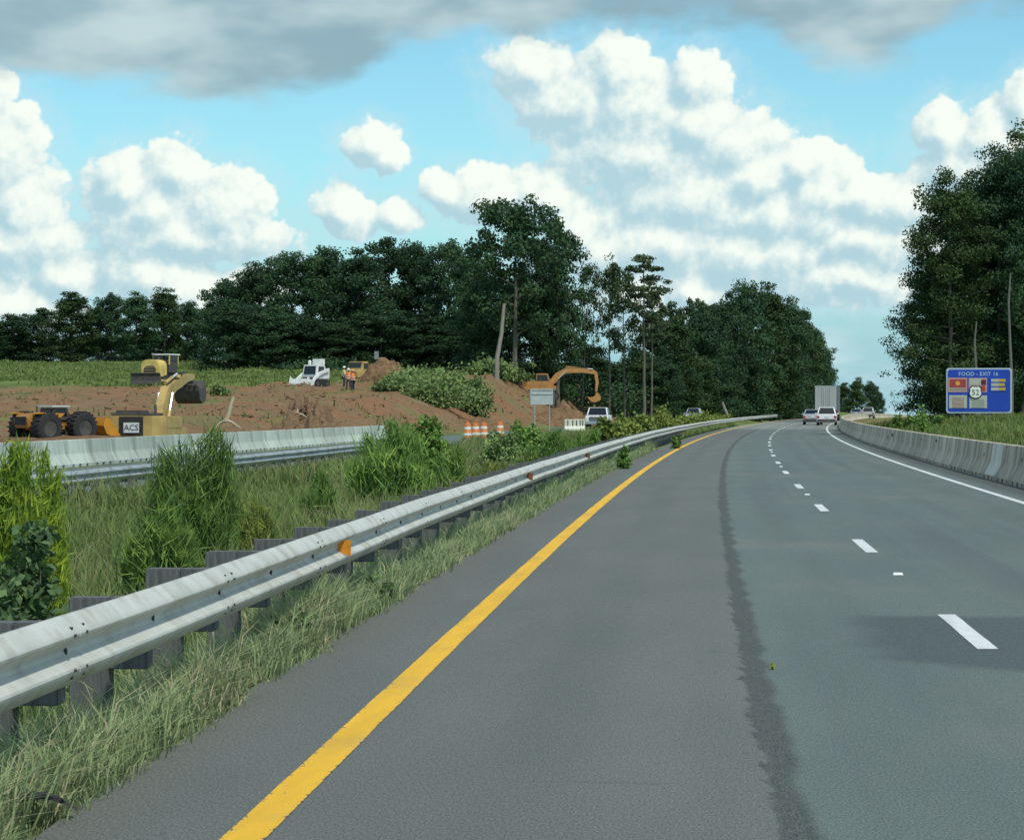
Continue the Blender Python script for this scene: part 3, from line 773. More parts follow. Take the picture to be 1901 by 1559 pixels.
def car(name, label, loc, rz, paint_, body, cabin, Lc, hw, wr, wb, suv=True, group=None, sc=1.0):
    """+y is the front. body: [(y, zb, ztop)], cabin: [(y, z, hw)] from rear to front"""
    t = thing(name, label, 'car', loc, rz, group, sc)
    q = MB(); q.loft([ring(y, hw * k, zb, zt) for y, zb, zt, k in body]); b = q.build('body', paint_, t, smooth=True)
    (r0, zr0), (r1, zr1), (r2, zr2), (r3, zr3) = cabin
    bw, tw = hw * .93, hw * .74
    q = MB()
    vs = [(-bw, r0, zr0), (bw, r0, zr0), (-tw, r1, zr1), (tw, r1, zr1), (-tw, r2, zr2), (tw, r2, zr2), (-bw, r3, zr3), (bw, r3, zr3)]
    q.add(vs, [(0, 1, 3, 2), (2, 3, 5, 4), (4, 5, 7, 6), (0, 2, 4, 6), (1, 7, 5, 3), (0, 6, 7, 1)]); c = q.build('cabin', paint_, t, bevel=.05)
    def pane(nm, A, B, Cc, D, o, shrink=.86):
        A, B, Cc, D = map(Vector, (A, B, Cc, D)); m = (A + B + Cc + D) / 4; nrm = (B - A).cross(D - A).normalized()
        if nrm.dot(m - Vector((0, (r1 + r2) / 2, zr0))) < 0: nrm = -nrm
        P = [m + (p - m) * shrink + nrm * o for p in (A, B, Cc, D)]
        Q = [p - nrm * .03 for p in P]
        z = MB(); z.add(P + Q, [(0, 1, 2, 3), (7, 6, 5, 4), (0, 4, 5, 1), (1, 5, 6, 2), (2, 6, 7, 3), (3, 7, 4, 0)]); z.build(nm, M_gls, c)
    pane('rear_window', vs[0], vs[1], vs[3], vs[2], .012); pane('windscreen', vs[6], vs[7], vs[5], vs[4], .012)
    pane('side_window', vs[0], vs[2], vs[4], vs[6], .012, .82); pane('side_window', vs[1], vs[3], vs[5], vs[7], .012, .82)
    yr, yf = body[0][0], body[-1][0]
    for s in (-1, 1):
        q = MB(); q.box((s * (hw - .15), yr + .02, body[0][2] - .20), (.26, .12, .20), taper=.9); q.build('tail_light', M_red, t, bevel=.02)
        q = MB(); q.box((s * (hw - .22), yf - .03, body[-1][2] - .14), (.34, .14, .15), taper=.9); q.build('headlight', M_lmp, t, bevel=.02)
        q = MB(); q.box((s * (hw + .08), r3 - .25, zr3 + .06), (.18, .1, .13), taper=.85); q.build('side_mirror', paint_, t, bevel=.02)
        wheel(t, s * (hw - .12), -wb / 2, wr, .22); wheel(t, s * (hw - .12), wb / 2, wr, .22)
    q = MB(); q.box((0, yr - .045, .48), (hw * 1.8, .12, .2)); q.build('rear_bumper', M_drk, t, bevel=.03)
    q = MB(); q.box((0, yr - .02, .78), (.34, .03, .15)); q.build('licence_plate', M_plt, t)
    q = MB(); q.box((0, yf + .02, .48), (hw * 1.8, .12, .24)); q.build('front_bumper', M_drk, t, bevel=.03)
    q = MB(); q.box((0, yf - .02, .72), (hw * .9, .1, .14)); q.build('grille', M_drk, t)
    return t
SUVb = [(-2.25, .40, .98, .93), (-2.1, .30, 1.06, .98), (-1.2, .26, 1.08, 1), (.6, .26, 1.04, 1), (1.6, .27, 1.0, .98), (2.1, .32, .9, .92), (2.25, .4, .76, .84)]
SUVc = [(-2.16, 1.04), (-1.78, 1.66), (.35, 1.68), (1.15, 1.02)]
SEDb = [(-2.35, .42, .92, .90), (-2.2, .32, 1.02, .96), (-1.4, .26, 1.03, 1), (.6, .25, .97, 1), (1.7, .27, .90, .97), (2.2, .32, .80, .92), (2.35, .4, .68, .82)]
SEDc = [(-1.75, 1.0), (-1.05, 1.44), (.35, 1.46), (1.25, .95)]
def vx(px, Z, d=None): return (px - 950.5) * Z / FPX
def place(px, Z): return (vx(px, Z), Z, roadz(Z) - .012)
car('white_car', 'white hatchback SUV ahead in the right lane, seen from behind', place(1535, 248), -head(248) , M_whiP, SUVb, SUVc, 4.5, .93, .35, 2.7)
car('silver_car', 'silver-white sedan in the left lane beside the white SUV', place(1509, 258), -head(258), M_silv, SEDb, SEDc, 4.7, .92, .33, 2.8)
car('grey_car', 'low dark grey car far ahead beyond the barrier, left of the other', place(1590, 425), -head(425), M_dsil, SEDb, SEDc, 4.7, .92, .33, 2.8)
car('far_suv', 'taller pale grey SUV far ahead beyond the barrier', place(1612, 405), -head(405), M_silv, SUVb, SUVc, 4.5, .93, .35, 2.7)
zop = lambda Z, d: float(np.interp(d, [-17.75, -12.85], [-.2, -.36])) + roadz(Z)
car('oncoming_suv', 'pale oncoming car whose roof shows above yellow-green median bushes', (vx(1288, 320), 320, .05), math.pi - head(320), M_silv, SUVb, SUVc, 4.5, .93, .35, 2.7)

def pickup():
    Z = 236; t = thing('pickup_truck', 'white pickup truck driving toward the camera on the opposite carriageway', 'truck', (vx(1111, Z), Z, -.18), math.pi - head(Z) + .02)
    hw = 1.0
    q = MB(); q.loft([ring(y, hw * k, zb, zt, cr=.05) for y, zb, zt, k in [(-.9, .45, 1.28, 1), (1.2, .45, 1.26, 1), (2.3, .45, 1.22, .98), (2.75, .5, 1.15, .95), (2.85, .55, 1.0, .9)]]); q.build('body', M_whiP, t, smooth=True)
    q = MB(); q.box((0, -1.95, 1.0), (1.98, 2.1, .62)); b = q.build('cargo_bed', M_whiP, t, bevel=.03)
    q = MB(); q.box((0, -1.95, 1.32), (1.7, 1.9, .03)); q.build('bed_cover', M_blk, b)
    vs = [(-.93, -.9, 1.26), (.93, -.9, 1.26), (-.8, -.6, 1.93), (.8, -.6, 1.93), (-.78, .75, 1.93), (.78, .75, 1.93), (-.93, 1.45, 1.25), (.93, 1.45, 1.25)]
    q = MB(); q.add(vs, [(0, 1, 3, 2), (2, 3, 5, 4), (4, 5, 7, 6), (0, 2, 4, 6), (1, 7, 5, 3), (0, 6, 7, 1)]); c = q.build('cab', M_whiP, t, bevel=.04)
    A, B, Cc, D = [Vector(vs[i]) for i in (6, 7, 5, 4)]; m = (A + B + Cc + D) / 4; nrm = Vector((0, .7, .72)); P = [m + (p - m) * .88 + nrm * .02 for p in (A, B, Cc, D)]
    q = MB(); q.add(P + [p - nrm * .05 for p in P], [(0, 1, 2, 3), (7, 6, 5, 4), (0, 4, 5, 1), (1, 5, 6, 2), (2, 6, 7, 3), (3, 7, 4, 0)]); q.build('windscreen', M_gls, c)
    for s in (-1, 1):
        A, B, Cc, D = [Vector(vs[i]) for i in ((0, 2, 4, 6) if s < 0 else (1, 3, 5, 7))]; m = (A + B + Cc + D) / 4; nrm = Vector((s, 0, .2)); P = [m + (p - m) * .8 + nrm * .02 for p in (A, B, Cc, D)]
        q = MB(); q.add(P + [p - nrm * .05 for p in P], [(0, 1, 2, 3), (7, 6, 5, 4), (0, 4, 5, 1), (1, 5, 6, 2), (2, 6, 7, 3), (3, 7, 4, 0)]); q.build('side_window', M_gls, c)
        q = MB(); q.box((s * .78, 2.8, .98), (.36, .14, .26)); q.build('headlight', M_lmp, t, bevel=.02)
        q = MB(); q.box((s * 1.16, 1.15, 1.42), (.22, .12, .3)); q.build('side_mirror', M_blk, t, bevel=.03)
        wheel(t, s * .9, -1.9, .40, .26); wheel(t, s * .9, 1.85, .40, .26)
    q = MB(); q.box((0, 2.86, .96), (1.2, .1, .34)); g = q.build('grille', M_drk, t)
    for i in range(3): q = MB(); q.box((0, 2.92, .86 + i * .1), (1.16, .03, .03)); q.build('grille_bar', M_chr, g)
    q = MB(); q.box((0, 2.92, .62), (1.94, .16, .24)); q.build('front_bumper', M_chr, t, bevel=.03)
pickup()

def semi():
    Z = 312; t = thing('semi_trailer_truck', 'tall grey box trailer truck ahead, behind the two white cars', 'truck', (vx(1533, Z), Z, roadz(Z)), -head(Z) + .0)
    q = MB(); q.box((0, 8.1, 2.65), (2.6, 16.2, 2.9)); b = q.build('trailer_box', M_trs, t, bevel=.03)
    for s in (-1, 1):
        q = MB(); q.box((s * .625, -.03, 2.63), (1.22, .06, 2.72)); dd = q.build('rear_door', M_trl, t, bevel=.01)
        for x in (.25, .45): q = MB(); q.tube([(s * x, -.08, 1.4), (s * x, -.08, 3.9)], .025, 6); q.build('locking_bar', M_chr, dd)
        q = MB(); q.box((s * 1.1, -.06, 1.06), (.3, .05, .12)); q.build('tail_light', M_red, t)
        q = MB(); q.box((s * .55, .1, .85), (.08, .08, .55)); q.build('underride_guard_post', M_drk, t)
    q = MB(); q.box((0, -.02, 4.06), (2.6, .1, .12)); q.build('roof_rail', M_chr, t)
    q = MB(); q.box((0, -.02, 1.08), (2.6, .1, .2)); q.build('rear_sill', M_drk, t)
    q = MB(); q.box((0, .1, .55), (2.2, .12, .12)); q.build('underride_guard', M_drk, t)
    for y in (2.0, 3.3, 14.6, 15.9):
        for s in (-1, 1): wheel(t, s * .98, y, .51, .55)
    q = MB(); q.box((0, 17.6, 1.9), (2.4, 2.6, 2.9)); c = q.build('tractor_cab', M_silv, t, bevel=.12)
    q = MB(); q.box((0, 18.6, 2.5), (2.1, .65, .9)); q.build('windscreen', M_gls, c)
    for s in (-1, 1): wheel(t, s * 1.0, 19.3, .51, .3)
    q = MB(); q.box((0, 19.2, 1.3), (2.2, 1.6, 1.5)); q.build('hood', M_silv, c, bevel=.15)
semi()

# ------------------------------------------------------------------ construction machines
def track(parent, x, L, H, w):
    q = MB(); r = H / 2; poly = []
    for k in range(9): an = math.pi / 2 + math.pi * k / 8; poly.append((-L / 2 + r + r * math.cos(an), r + r * math.sin(an)))
    for k in range(9): an = -math.pi / 2 + math.pi * k / 8; poly.append((L / 2 - r + r * math.cos(an), r + r * math.sin(an)))
    q.prism(poly, w, 'x', x); o = q.build('track', M_blk, parent)
    q = MB()
    for k in range(int(L / .22)):
        for z in (-.012, H + .012): q.box((x, -L / 2 + r + .1 + k * .22 * (L - 2 * r) / L, z), (w * 1.02, .06, .04))
    q.build('track_pads', M_drk, o)
    for y in (-L / 2 + r, L / 2 - r):
        q = MB(); q.lathe([(0, -w * .55), (r * .6, -w * .53), (r * .75, -w * .4), (r * .75, w * .4), (r * .6, w * .53), (0, w * .55)], (x, y, r), 14, 'x'); q.build('sprocket', M_drk, o)
    return o
def limb(pts, half):
    """tapered boom outline from centre line pts [(y,z,halfthick)]"""
    up = []; dn = []
    for i, (y, z, h) in enumerate(pts):
        a = pts[max(i - 1, 0)]; b = pts[min(i + 1, len(pts) - 1)]; t = Vector((b[0] - a[0], b[1] - a[1])).normalized(); n = Vector((-t.y, t.x))
        up.append((y + n.x * h, z + n.y * h)); dn.append((y - n.x * h, z - n.y * h))
    return up + dn[::-1]
def excavator(name, label, loc, rz, paint_, boom, stick, bucket_pt, bucket_rot, sc=1.0, boomx=.0, text=None, cabside=-1):
    t = thing(name, label, 'excavator', loc, rz, None, sc)
    for s in (-1, 1): track(t, s * 1.15, 3.9, .86, .6)
    q = MB(); q.box((0, 0, .62), (1.9, 1.6, .4)); q.lathe([(0, .8), (.75, .8), (.75, 1.02), (0, 1.02)], (0, 0, 0), 18); q.build('undercarriage', M_drk, t)
    q = MB(); q.box((.0, -.1, 1.3), (2.7, 3.4, .5)); q.box((.52, -.35, 1.75), (1.65, 2.4, .55)); h = q.build('house', paint_, t, bevel=.05)
    q = MB(); q.prism([(-1.42, -1.55), (-1.38, -1.95), (-.9, -2.18), (.9, -2.18), (1.38, -1.95), (1.42, -1.55)], .98, 'z', 1.55); cw = q.build('counterweight', paint_, t, bevel=.07)
    q = MB(); q.box((0, -2.19, 1.62), (1.02, .06, .78)); gr = q.build('rear_grille', M_blk, cw)
    q = MB(); q.box((0.02, -2.235, 1.55), (.66, .03, .42)); pl = q.build('number_panel', M_plt, cw)
    if text: text_mesh('panel_lettering', text, .34, M_blk, cw, Matrix.Translation((.02, -2.256, 1.44)) @ Matrix.Rotation(math.radians(90), 4, 'X'))
    q = MB(); q.box((-.1, -1.0, 2.10), (1.9, 1.3, .12)); q.box((-.3, -1.0, 2.2), (1.2, .8, .14)); q.build('engine_cover', M_drk, h, bevel=.03)
    q = MB(); q.tube([(.75, -1.2, 2.0), (.75, -1.2, 2.5)], .06, 8); q.build('exhaust', M_drk, h)
    if cabside:
        cx = cabside * .85
        q = MB(); q.prism([(-.55, 1.5), (.95, 1.5), (1.05, 2.0), (.75, 2.85), (-.5, 2.85)], .95, 'x', cx); c = q.build('cab', paint_, t, bevel=.05)
        for s in (-1, 1):
            q = MB(); q.prism([(-.4, 2.0), (.85, 2.0), (.62, 2.72), (-.38, 2.72)], .02, 'x', cx + s * .475); q.build('cab_window', M_gls, c)
        q = MB(); q.box((cx, -.53, 2.35), (.7, .05, .6)); q.build('cab_window', M_gls, c)
        q = MB(); q.add([(cx - .4, 1.05, 2.02), (cx + .4, 1.05, 2.02), (cx + .4, .79, 2.76), (cx - .4, .79, 2.76)], [(0, 1, 2, 3)]); q.build('cab_window', M_gls, c)
    q = MB(); q.prism(limb(boom, 0), .36, 'x', boomx); bo = q.build('boom', paint_, t, bevel=.03)
    q = MB(); q.prism(limb(stick, 0), .28, 'x', boomx); st = q.build('stick', paint_, t, bevel=.03)
    by, bz = bucket_pt
    outline = [(0, .12), (.18, .28), (.7, .30), (.95, .05), (.9, -.5), (.62, -.85), (.2, -.95), (-.05, -.92), (.22, -.55), (.26, -.2)]
    cr, sr = math.cos(bucket_rot), math.sin(bucket_rot)
    q = MB(); q.prism([(by + a * cr - b * sr, bz + a * sr + b * cr) for a, b in outline], 1.15, 'x', boomx); bu = q.build('bucket', M_drk if paint_ is M_catY else paint_, t, bevel=.03)
    q = MB()
    for i in range(5):
        a, b = -.1, -.98; q.box((boomx - .46 + i * .23, by + a * cr - b * sr, bz + a * sr + b * cr), (.09, .22, .1))
    q.build('bucket_teeth', M_drk, bu)
    mid = boom[len(boom) // 2]
    for s in (-1, 1):
        q = MB(); q.tube([(boomx + s * .08, p[0], p[1] + p[2] + .05 + .03 * (i % 2)) for i, p in enumerate(boom)] + [(boomx + s * .08, stick[1][0] + .1, stick[1][1] + stick[1][2] + .14), (boomx + s * .08, stick[2][0], stick[2][1] + stick[2][2] + .05)], .028, 6); q.build('hydraulic_hose', M_blk, bo)
    for s in (-1, 1):
        q = MB(); a = Vector((boomx + s * .3, .95, 1.35)); b = Vector((boomx + s * .3, mid[0], mid[1])); q.tube([a, a.lerp(b, .55)], .085, 8); cy = q.build('boom_cylinder', paint_, t)
        q = MB(); q.tube([a.lerp(b, .55), b], .05, 8); q.build('piston_rod', M_stl, cy)
    a = Vector((boomx, mid[0], mid[1] + mid[2] + .1)); b = Vector((boomx, stick[0][0], stick[0][1] + .1)); q = MB(); q.tube([a, a.lerp(b, .6)], .08, 8); cy = q.build('stick_cylinder', paint_, t)
    q = MB(); q.tube([a.lerp(b, .6), b], .05, 8); q.build('piston_rod', M_stl, cy)
    return t
def text_mesh(name, s, size, m, parent, mx, align='CENTER', ext=.004):
    cu = bpy.data.curves.new(name, 'FONT'); cu.body = s; cu.size = size; cu.align_x = align; cu.extrude = ext; cu.resolution_u = 2
    o = bpy.data.objects.new(name + '_tmp', cu); COL.objects.link(o)
    dgp = bpy.context.evaluated_depsgraph_get(); me = bpy.data.meshes.new_from_object(o.evaluated_get(dgp)); bpy.data.objects.remove(o)
    me.materials.clear(); me.materials.append(m); me.transform(mx)
    return link(name, me, parent)

Zx = 109
excavator('excavator', 'yellow excavator seen from behind above the pale barrier, boom reaching away', (vx(272, Zx), Zx, -.62), math.radians(-9), M_catY,
          [(.7, 1.5, .20), (1.2, 2.3, .30), (1.9, 3.0, .34), (3.0, 3.35, .24), (4.0, 3.45, .16)],
          [(3.6, 3.75, .10), (4.0, 3.5, .22), (5.0, 3.7, .19), (6.0, 3.75, .12)], (5.9, 3.55), math.radians(-75), .96, .28, 'ACS', 0)
Zx = 285
excavator('orange_excavator', 'orange-tan excavator with arched boom in front of the dark wood', (vx(1004, Zx), Zx, gxy(vx(1004, Zx), Zx) - .1), math.radians(-90), M_orangeM,
          [(.7, 1.5, .2), (1.7, 2.6, .3), (2.7, 3.15, .3), (4.4, 3.15, .24), (5.8, 2.9, .17)],
          [(5.5, 3.2, .1), (5.8, 2.9, .2), (5.95, 1.9, .17), (5.85, .9, .12)], (5.75, .8), math.radians(-60), 1.0, 0, None, -1)

def tread(w, x, y, r, wd):
    q = MB()
    for k in range(22):
        a = 2 * math.pi * k / 22
        for sd in (-1, 1):
            q.box((x + sd * wd * .24, y + math.cos(a + sd * .07) * (r + .005), r + math.sin(a + sd * .07) * (r + .005)), (wd * .46, .075, .06), Matrix.Rotation(a - math.pi / 2, 3, 'X'))
    o = q.build('tread_lugs', M_blk, w); o['kind'] = 'stuff'
def wheel_loader():
    Z = 104; t = thing('wheel_loader', 'amber wheel loader with big black tyre and raised bucket behind the barrier', 'loader', (vx(100, Z), Z, .28), math.radians(-40), None, .80)
    # +y is the front (bucket); seen from its right rear
    for y in (-1.15, 1.05):
        for s in (-1, 1): tread(wheel(t, s * .82, y, .76, .62, M_drk), s * .82, y, .76, .62)
    q = MB(); q.box((0, -.2, .85), (.8, 2.6, .4)); q.build('chassis', M_rustY, t, bevel=.04)
    q = MB(); q.prism([(-2.0, .75), (-.5, .75), (-.5, 1.5), (-1.85, 1.42), (-2.05, 1.15)], 1.1, 'x'); e = q.build('engine_hood', M_rustY, t, bevel=.06)
    q = MB(); q.box((0, -2.06, 1.1), (.8, .05, .4)); q.build('rear_grille', M_blk, e)
    q = MB(); q.tube([(.3, -1.3, 1.4), (.3, -1.3, 1.8)], .05, 8); q.build('exhaust', M_drk, e)
    q = MB(); q.prism([(-.5, 1.1), (.55, 1.1), (.6, 1.35), (.45, 1.72), (-.45, 1.72)], 1.0, 'x'); c = q.build('cab', M_drk, t, bevel=.04)
    q = MB(); q.box((0, 0, 1.78), (1.15, 1.15, .1)); q.build('cab_roof', mat('pale_roof_panel', (.5, .55, .52), rough=.5), c, bevel=.03)
    for s in (-1, 1): q = MB(); q.box((s * .505, 0, 1.48), (.02, .75, .36)); q.build('cab_window', M_gls, c)
    q = MB(); q.box((0, -.49, 1.48), (.8, .02, .36)); q.build('cab_window', M_gls, c)
    for s in (-1, 1):
        q = MB(); q.prism(limb([(.6, 1.35, .10), (1.4, 1.32, .13), (2.1, .95, .10), (2.35, .7, .08)], 0), .14, 'x', s * .42); q.build('lift_arm', M_orY, t)
        q = MB(); q.prism([(-.2, 1.45), (-1.75, 1.5), (-1.8, 1.42), (-1.1, 1.42), (-.5, 1.2)], .5, 'x', s * .82); q.build('fender', M_orY, t, bevel=.02)
    out = [(2.35, 1.25), (2.25, .85), (2.45, .45), (2.85, .32), (3.35, .36), (3.3, .42), (2.86, .40), (2.56, .55), (2.42, .88), (2.48, 1.2)]
    q = MB(); q.prism(out, 2.05, 'x'); b = q.build('bucket', M_orY, t, bevel=.015)
    for s in (-1, 1): q = MB(); q.prism([(2.35, 1.25), (2.25, .85), (2.45, .45), (2.85, .32), (3.35, .36), (2.95, .8), (2.6, 1.2)], .05, 'x', s * 1.02); q.build('bucket_side', M_orY, b)
wheel_loader()


def dozer():
    Z = 233; x = vx(300, Z); t = thing('bulldozer', 'pale yellow tracked machine with round engine guard on the field edge', 'bulldozer', (x, Z, gxy(x, Z) - .02), math.radians(180 - 24))
    for s in (-1, 1): track(t, s * .95, 3.0, .95, .55)
    q = MB(); q.box((0, -.2, .95), (1.3, 2.8, .5)); q.build('chassis', M_drk, t)
    arch = [(-.95, .75)] + [(-.95 * math.cos(a) ** .6 if math.cos(a) > 0 else .95 * abs(math.cos(a)) ** .6, 1.55 + .75 * math.sin(a) ** .7) for a in np.linspace(.0, math.pi, 13)] + [(.95, .75)]
    q = MB(); q.prism(arch, 1.3, 'y', 1.25); e = q.build('engine_guard', M_catY2, t, bevel=.08)
    q = MB(); q.prism([(x_ * .62, .8 + (z - .75) * .62) for x_, z in arch], .1, 'y', 1.9); r = q.build('radiator_grille', M_drk, e)
    for i in range(4): q = MB(); q.box((0, 1.97, .95 + i * .22), (1.0, .04, .05)); q.build('grille_bar', M_catY, r)
    q = MB(); q.tube([(.1, 1.2, 2.2), (.1, 1.2, 2.75)], [.10, .07], 8); q.build('exhaust', M_drk, e)
    q = MB(); q.tube([(-.35, 1.0, 2.2), (-.35, 1.0, 2.5)], [.14, .12], 8); q.build('air_cleaner', M_drk, e)
    q = MB(); q.box((-.15, -.45, 1.75), (1.5, 1.5, 1.2)); c = q.build('cab', M_drk, t, bevel=.05)
    q = MB(); q.box((-.15, -.5, 2.75), (1.75, 1.9, .12)); q.build('cab_roof', M_whiM, c, bevel=.03)
    for sx_ in (-.95, .62):
        for sy_ in (-1.2, .25): q = MB(); q.box((sx_ + .02, sy_, 2.3), (.09, .09, .85)); q.build('roof_post', M_catY2, c)
    q = MB(); q.box((-.15, .28, 2.45), (1.3, .03, .5)); q.build('cab_window', M_gls, c)
    for s in (-1, 1): q = MB(); q.box((-.15 + s * .76, -.45, 2.42), (.03, 1.2, .5)); q.build('cab_window', M_gls, c)
    out = [(2.6, .15), (2.5, .5), (2.48, .9), (2.62, 1.15), (2.72, 1.13), (2.6, .9), (2.62, .5), (2.74, .18)]
    q = MB(); q.prism(out, 2.9, 'x'); q.build('blade', M_drk, t)
    for s in (-1, 1): q = MB(); q.box((s * 1.3, 1.2, .5), (.14, 2.7, .2)); q.build('push_arm', M_catY, t)
dozer()

def white_loader():
    Z = 232; x = vx(583, Z); t = thing('tracked_loader', 'white tracked forestry loader with dark windscreen and low front attachment', 'loader', (x, Z, gxy(x, Z)), math.radians(150))
    for s in (-1, 1): track(t, s * .72, 2.2, .72, .42)
    q = MB(); q.box((0, -.2, .75), (1.2, 2.0, .4)); q.build('chassis', M_drk, t)
    q = MB(); q.prism([(-1.3, .78), (.62, .78), (.70, 1.15), (.5, 2.02), (-.62, 2.02), (-.75, 1.6), (-1.35, 1.5)], 1.5, 'x'); b = q.build('body', M_whiM, t, bevel=.06)
    q = MB(); q.add([(-.62, .715, 1.2), (.62, .715, 1.2), (.58, .56, 1.92), (-.58, .56, 1.92)], [(0, 1, 2, 3)]); q.build('windscreen', M_gls, b)
    for s in (-1, 1):
        q = MB(); q.prism([(-.45, 1.25), (.5, 1.25), (.38, 1.88), (-.42, 1.88)], .02, 'x', s * .76); q.build('cab_window', M_gls, b)
        q = MB(); q.prism(limb([(-1.0, 1.62, .12), (.3, 1.3, .12), (1.25, .78, .11), (1.45, .45, .09)], 0), .16, 'x', s * .86); q.build('lift_arm', M_whiM, t)
    q = MB(); q.box((-.25, -.35, 2.28), (.78, .8, .5)); q.build('roof_box', M_whiM, t, bevel=.03)
    q = MB(); q.lathe([(0, 2.05), (.13, 2.05), (.16, 2.3), (.08, 2.42), (0, 2.42)], (.38, .1, 0), 10); q.build('roof_lamp', M_whiM, t)
    q = MB(); q.prism([(1.35, .12), (2.25, .12), (2.35, .35), (2.2, .82), (1.75, .6), (1.45, .62)], 1.75, 'x'); hd = q.build('mulcher_head', M_whiM, t, bevel=.04)
    for s in (-1, 1): q = MB(); q.prism([(1.3, .1), (2.4, .1), (2.45, .5), (2.25, 1.02), (1.95, .75), (1.4, .7)], .07, 'x', s * .9); q.build('side_plate', M_whiM, hd)
    q = MB(); q.lathe([(.26, -.8), (.26, .8)], (0, 1.95, .38), 12, 'x'); q.build('drum', M_drk, hd)
white_loader()

def dumper():
    Z = 262; x = vx(683, Z); t = thing('dump_truck', 'tan yellow dump truck half hidden behind the clay mound', 'truck', (x, Z, gxy(x, Z) - .9), math.radians(140))
    for y in (-2.0, 1.6):
        for s in (-1, 1): wheel(t, s * 1.05, y, .62, .45, M_catY)
    q = MB(); q.box((0, 0, .95), (1.0, 5.0, .3)); q.build('chassis', M_drk, t)
    q = MB(); q.prism([(-3.0, 1.5), (-2.4, 1.15), (.4, 1.15), (.5, 2.3), (-2.9, 2.3)], 2.3, 'x'); b = q.build('dump_body', M_catY, t, bevel=.04)
    q = MB(); q.box((0, -1.2, 2.36), (2.0, 3.0, .16)); q.build('load', M_drk, b)
    q = MB(); q.prism([(.9, .95), (2.6, .95), (2.65, 1.6), (1.9, 1.75), (1.75, 2.55), (.9, 2.55)], 1.9, 'x'); c = q.build('cab', M_catY, t, bevel=.06)
    q = MB(); q.box((0, 1.83, 2.15), (1.6, .08, .6)); q.build('windscreen', M_gls, c)
    for s in (-1, 1): q = MB(); q.box((s * .96, 1.3, 2.1), (.02, .6, .55)); q.build('cab_window', M_gls, c)
    q = MB(); q.tube([(.95, .75, 1.2), (.95, .75, 3.0)], .08, 8); q.build('exhaust', M_drk, t)
dumper()
Zs_ = 258; xs_ = vx(699, Zs_); t = thing('small_sign', 'small grey panel on a post sticking up behind the clay mound', 'sign', (xs_, Zs_, gxy(xs_, Zs_)))
zt_ = at(0, 652, Zs_).z - gxy(xs_, Zs_); q = MB(); q.box((0, 0, zt_ / 2), (.08, .08, zt_)); q.build('post', M_drk, t)
q = MB(); q.box((0, -.06, zt_ - .38), (.42, .04, .75)); q.build('panel', mat('grey_sign_back', (.20, .22, .21), rough=.6), t)

# ------------------------------------------------------------------ workers
def worker(label, px, Z, vest, hat, face, lean=0.0):
    x = vx(px, Z); t = thing('person', label, 'person', (x, Z, gxy(x, Z) - .02), face, 'road workers')
    V = [(0, 0, .95), (0, .01, 1.15), (0, .02, 1.38), (0, .02, 1.5), (0, .03, 1.66), (0, .03, 1.76),
         (.18, .02, 1.42), (.26, .04, 1.16), (.20, .22, 1.0), (.16, .32, 1.02), (-.18, .02, 1.42), (-.28, .02, 1.15), (-.29, .10, .92), (-.28, .16, .82),
         (.10, 0, .9), (.13, .04, .48), (.14, .0, .08), (.15, .14, .04), (-.10, 0, .9), (-.14, .02, .48), (-.16, -.02, .08), (-.17, .12, .04)]
    E = [(0, 1), (1, 2), (2, 3), (3, 4), (4, 5), (2, 6), (6, 7), (7, 8), (8, 9), (2, 10), (10, 11), (11, 12), (12, 13), (0, 14), (14, 15), (15, 16), (16, 17), (0, 18), (18, 19), (19, 20), (20, 21)]
    R = [.15, .14, .16, .06, .09, .075, .075, .055, .045, .04, .075, .055, .045, .04, .1, .07, .05, .04, .1, .07, .05, .04]
    def skin(name, vv, ee, rr, m, par):
        me = bpy.data.meshes.new(name); me.from_pydata(vv, ee, []); me.materials.append(m); o = link(name, me, par)
        md = o.modifiers.new('skin', 'SKIN'); sv = me.skin_vertices[0].data
        for i, r_ in enumerate(rr): sv[i].radius = (r_, r_ * .85)
        sv[0].use_root = True
        s2 = o.modifiers.new('sub', 'SUBSURF'); s2.levels = 1; s2.render_levels = 1; return o
    skin('body', V, E, R, mat('skin_tone', (.35, .19, .12), rough=.6), t)
    tr = [V[i] for i in (0, 14, 15, 16, 18, 19, 20)]; skin('trousers', tr, [(0, 1), (1, 2), (2, 3), (0, 4), (4, 5), (5, 6)], [.165, .115, .085, .07, .115, .085, .07], mat('dark_work_trousers', (.03, .035, .05), rough=.9), t)
    q = MB(); rings = []
    for z, a, b in ((.92, .19, .15), (1.1, .185, .145), (1.3, .21, .15), (1.44, .20, .13), (1.52, .10, .09)):
        rings.append([(a * math.cos(k * math.pi / 6), .01 + b * math.sin(k * math.pi / 6), z) for k in range(12)])
    q.loft(rings); ve = q.build('safety_vest', vest, t, smooth=True)
    q = MB()
    for z in (1.0, 1.2): q.lathe([(.208, z - .03), (.215, z), (.208, z + .03)], (0, .01, 0), 12)
    q.build('reflective_band', mat('reflective_tape', (.7, .72, .66), rough=.4), ve)
    q = MB(); q.lathe([(.0, 1.86), (.08, 1.84), (.12, 1.77), (.125, 1.72), (.16, 1.715), (.15, 1.70), (0, 1.70)], (0, .03, 0), 14); q.build('hard_hat', hat, t, smooth=True)
M_org = mat('orange_vest', (.85, .22, .04), rough=.8); M_lim = mat('lime_vest', (.60, .68, .25), rough=.8); M_hatW = mat('white_hat', (.75, .76, .7), rough=.4); M_hatO = mat('orange_hat', (.80, .30, .10), rough=.4)
worker('worker in a pale lime vest, leftmost of the three by the brush pile', 638.5, 226, M_lim, M_hatW, math.radians(-100))
worker('worker in an orange vest and pale hat, middle of the three', 647, 224, M_org, M_hatW, math.radians(170))
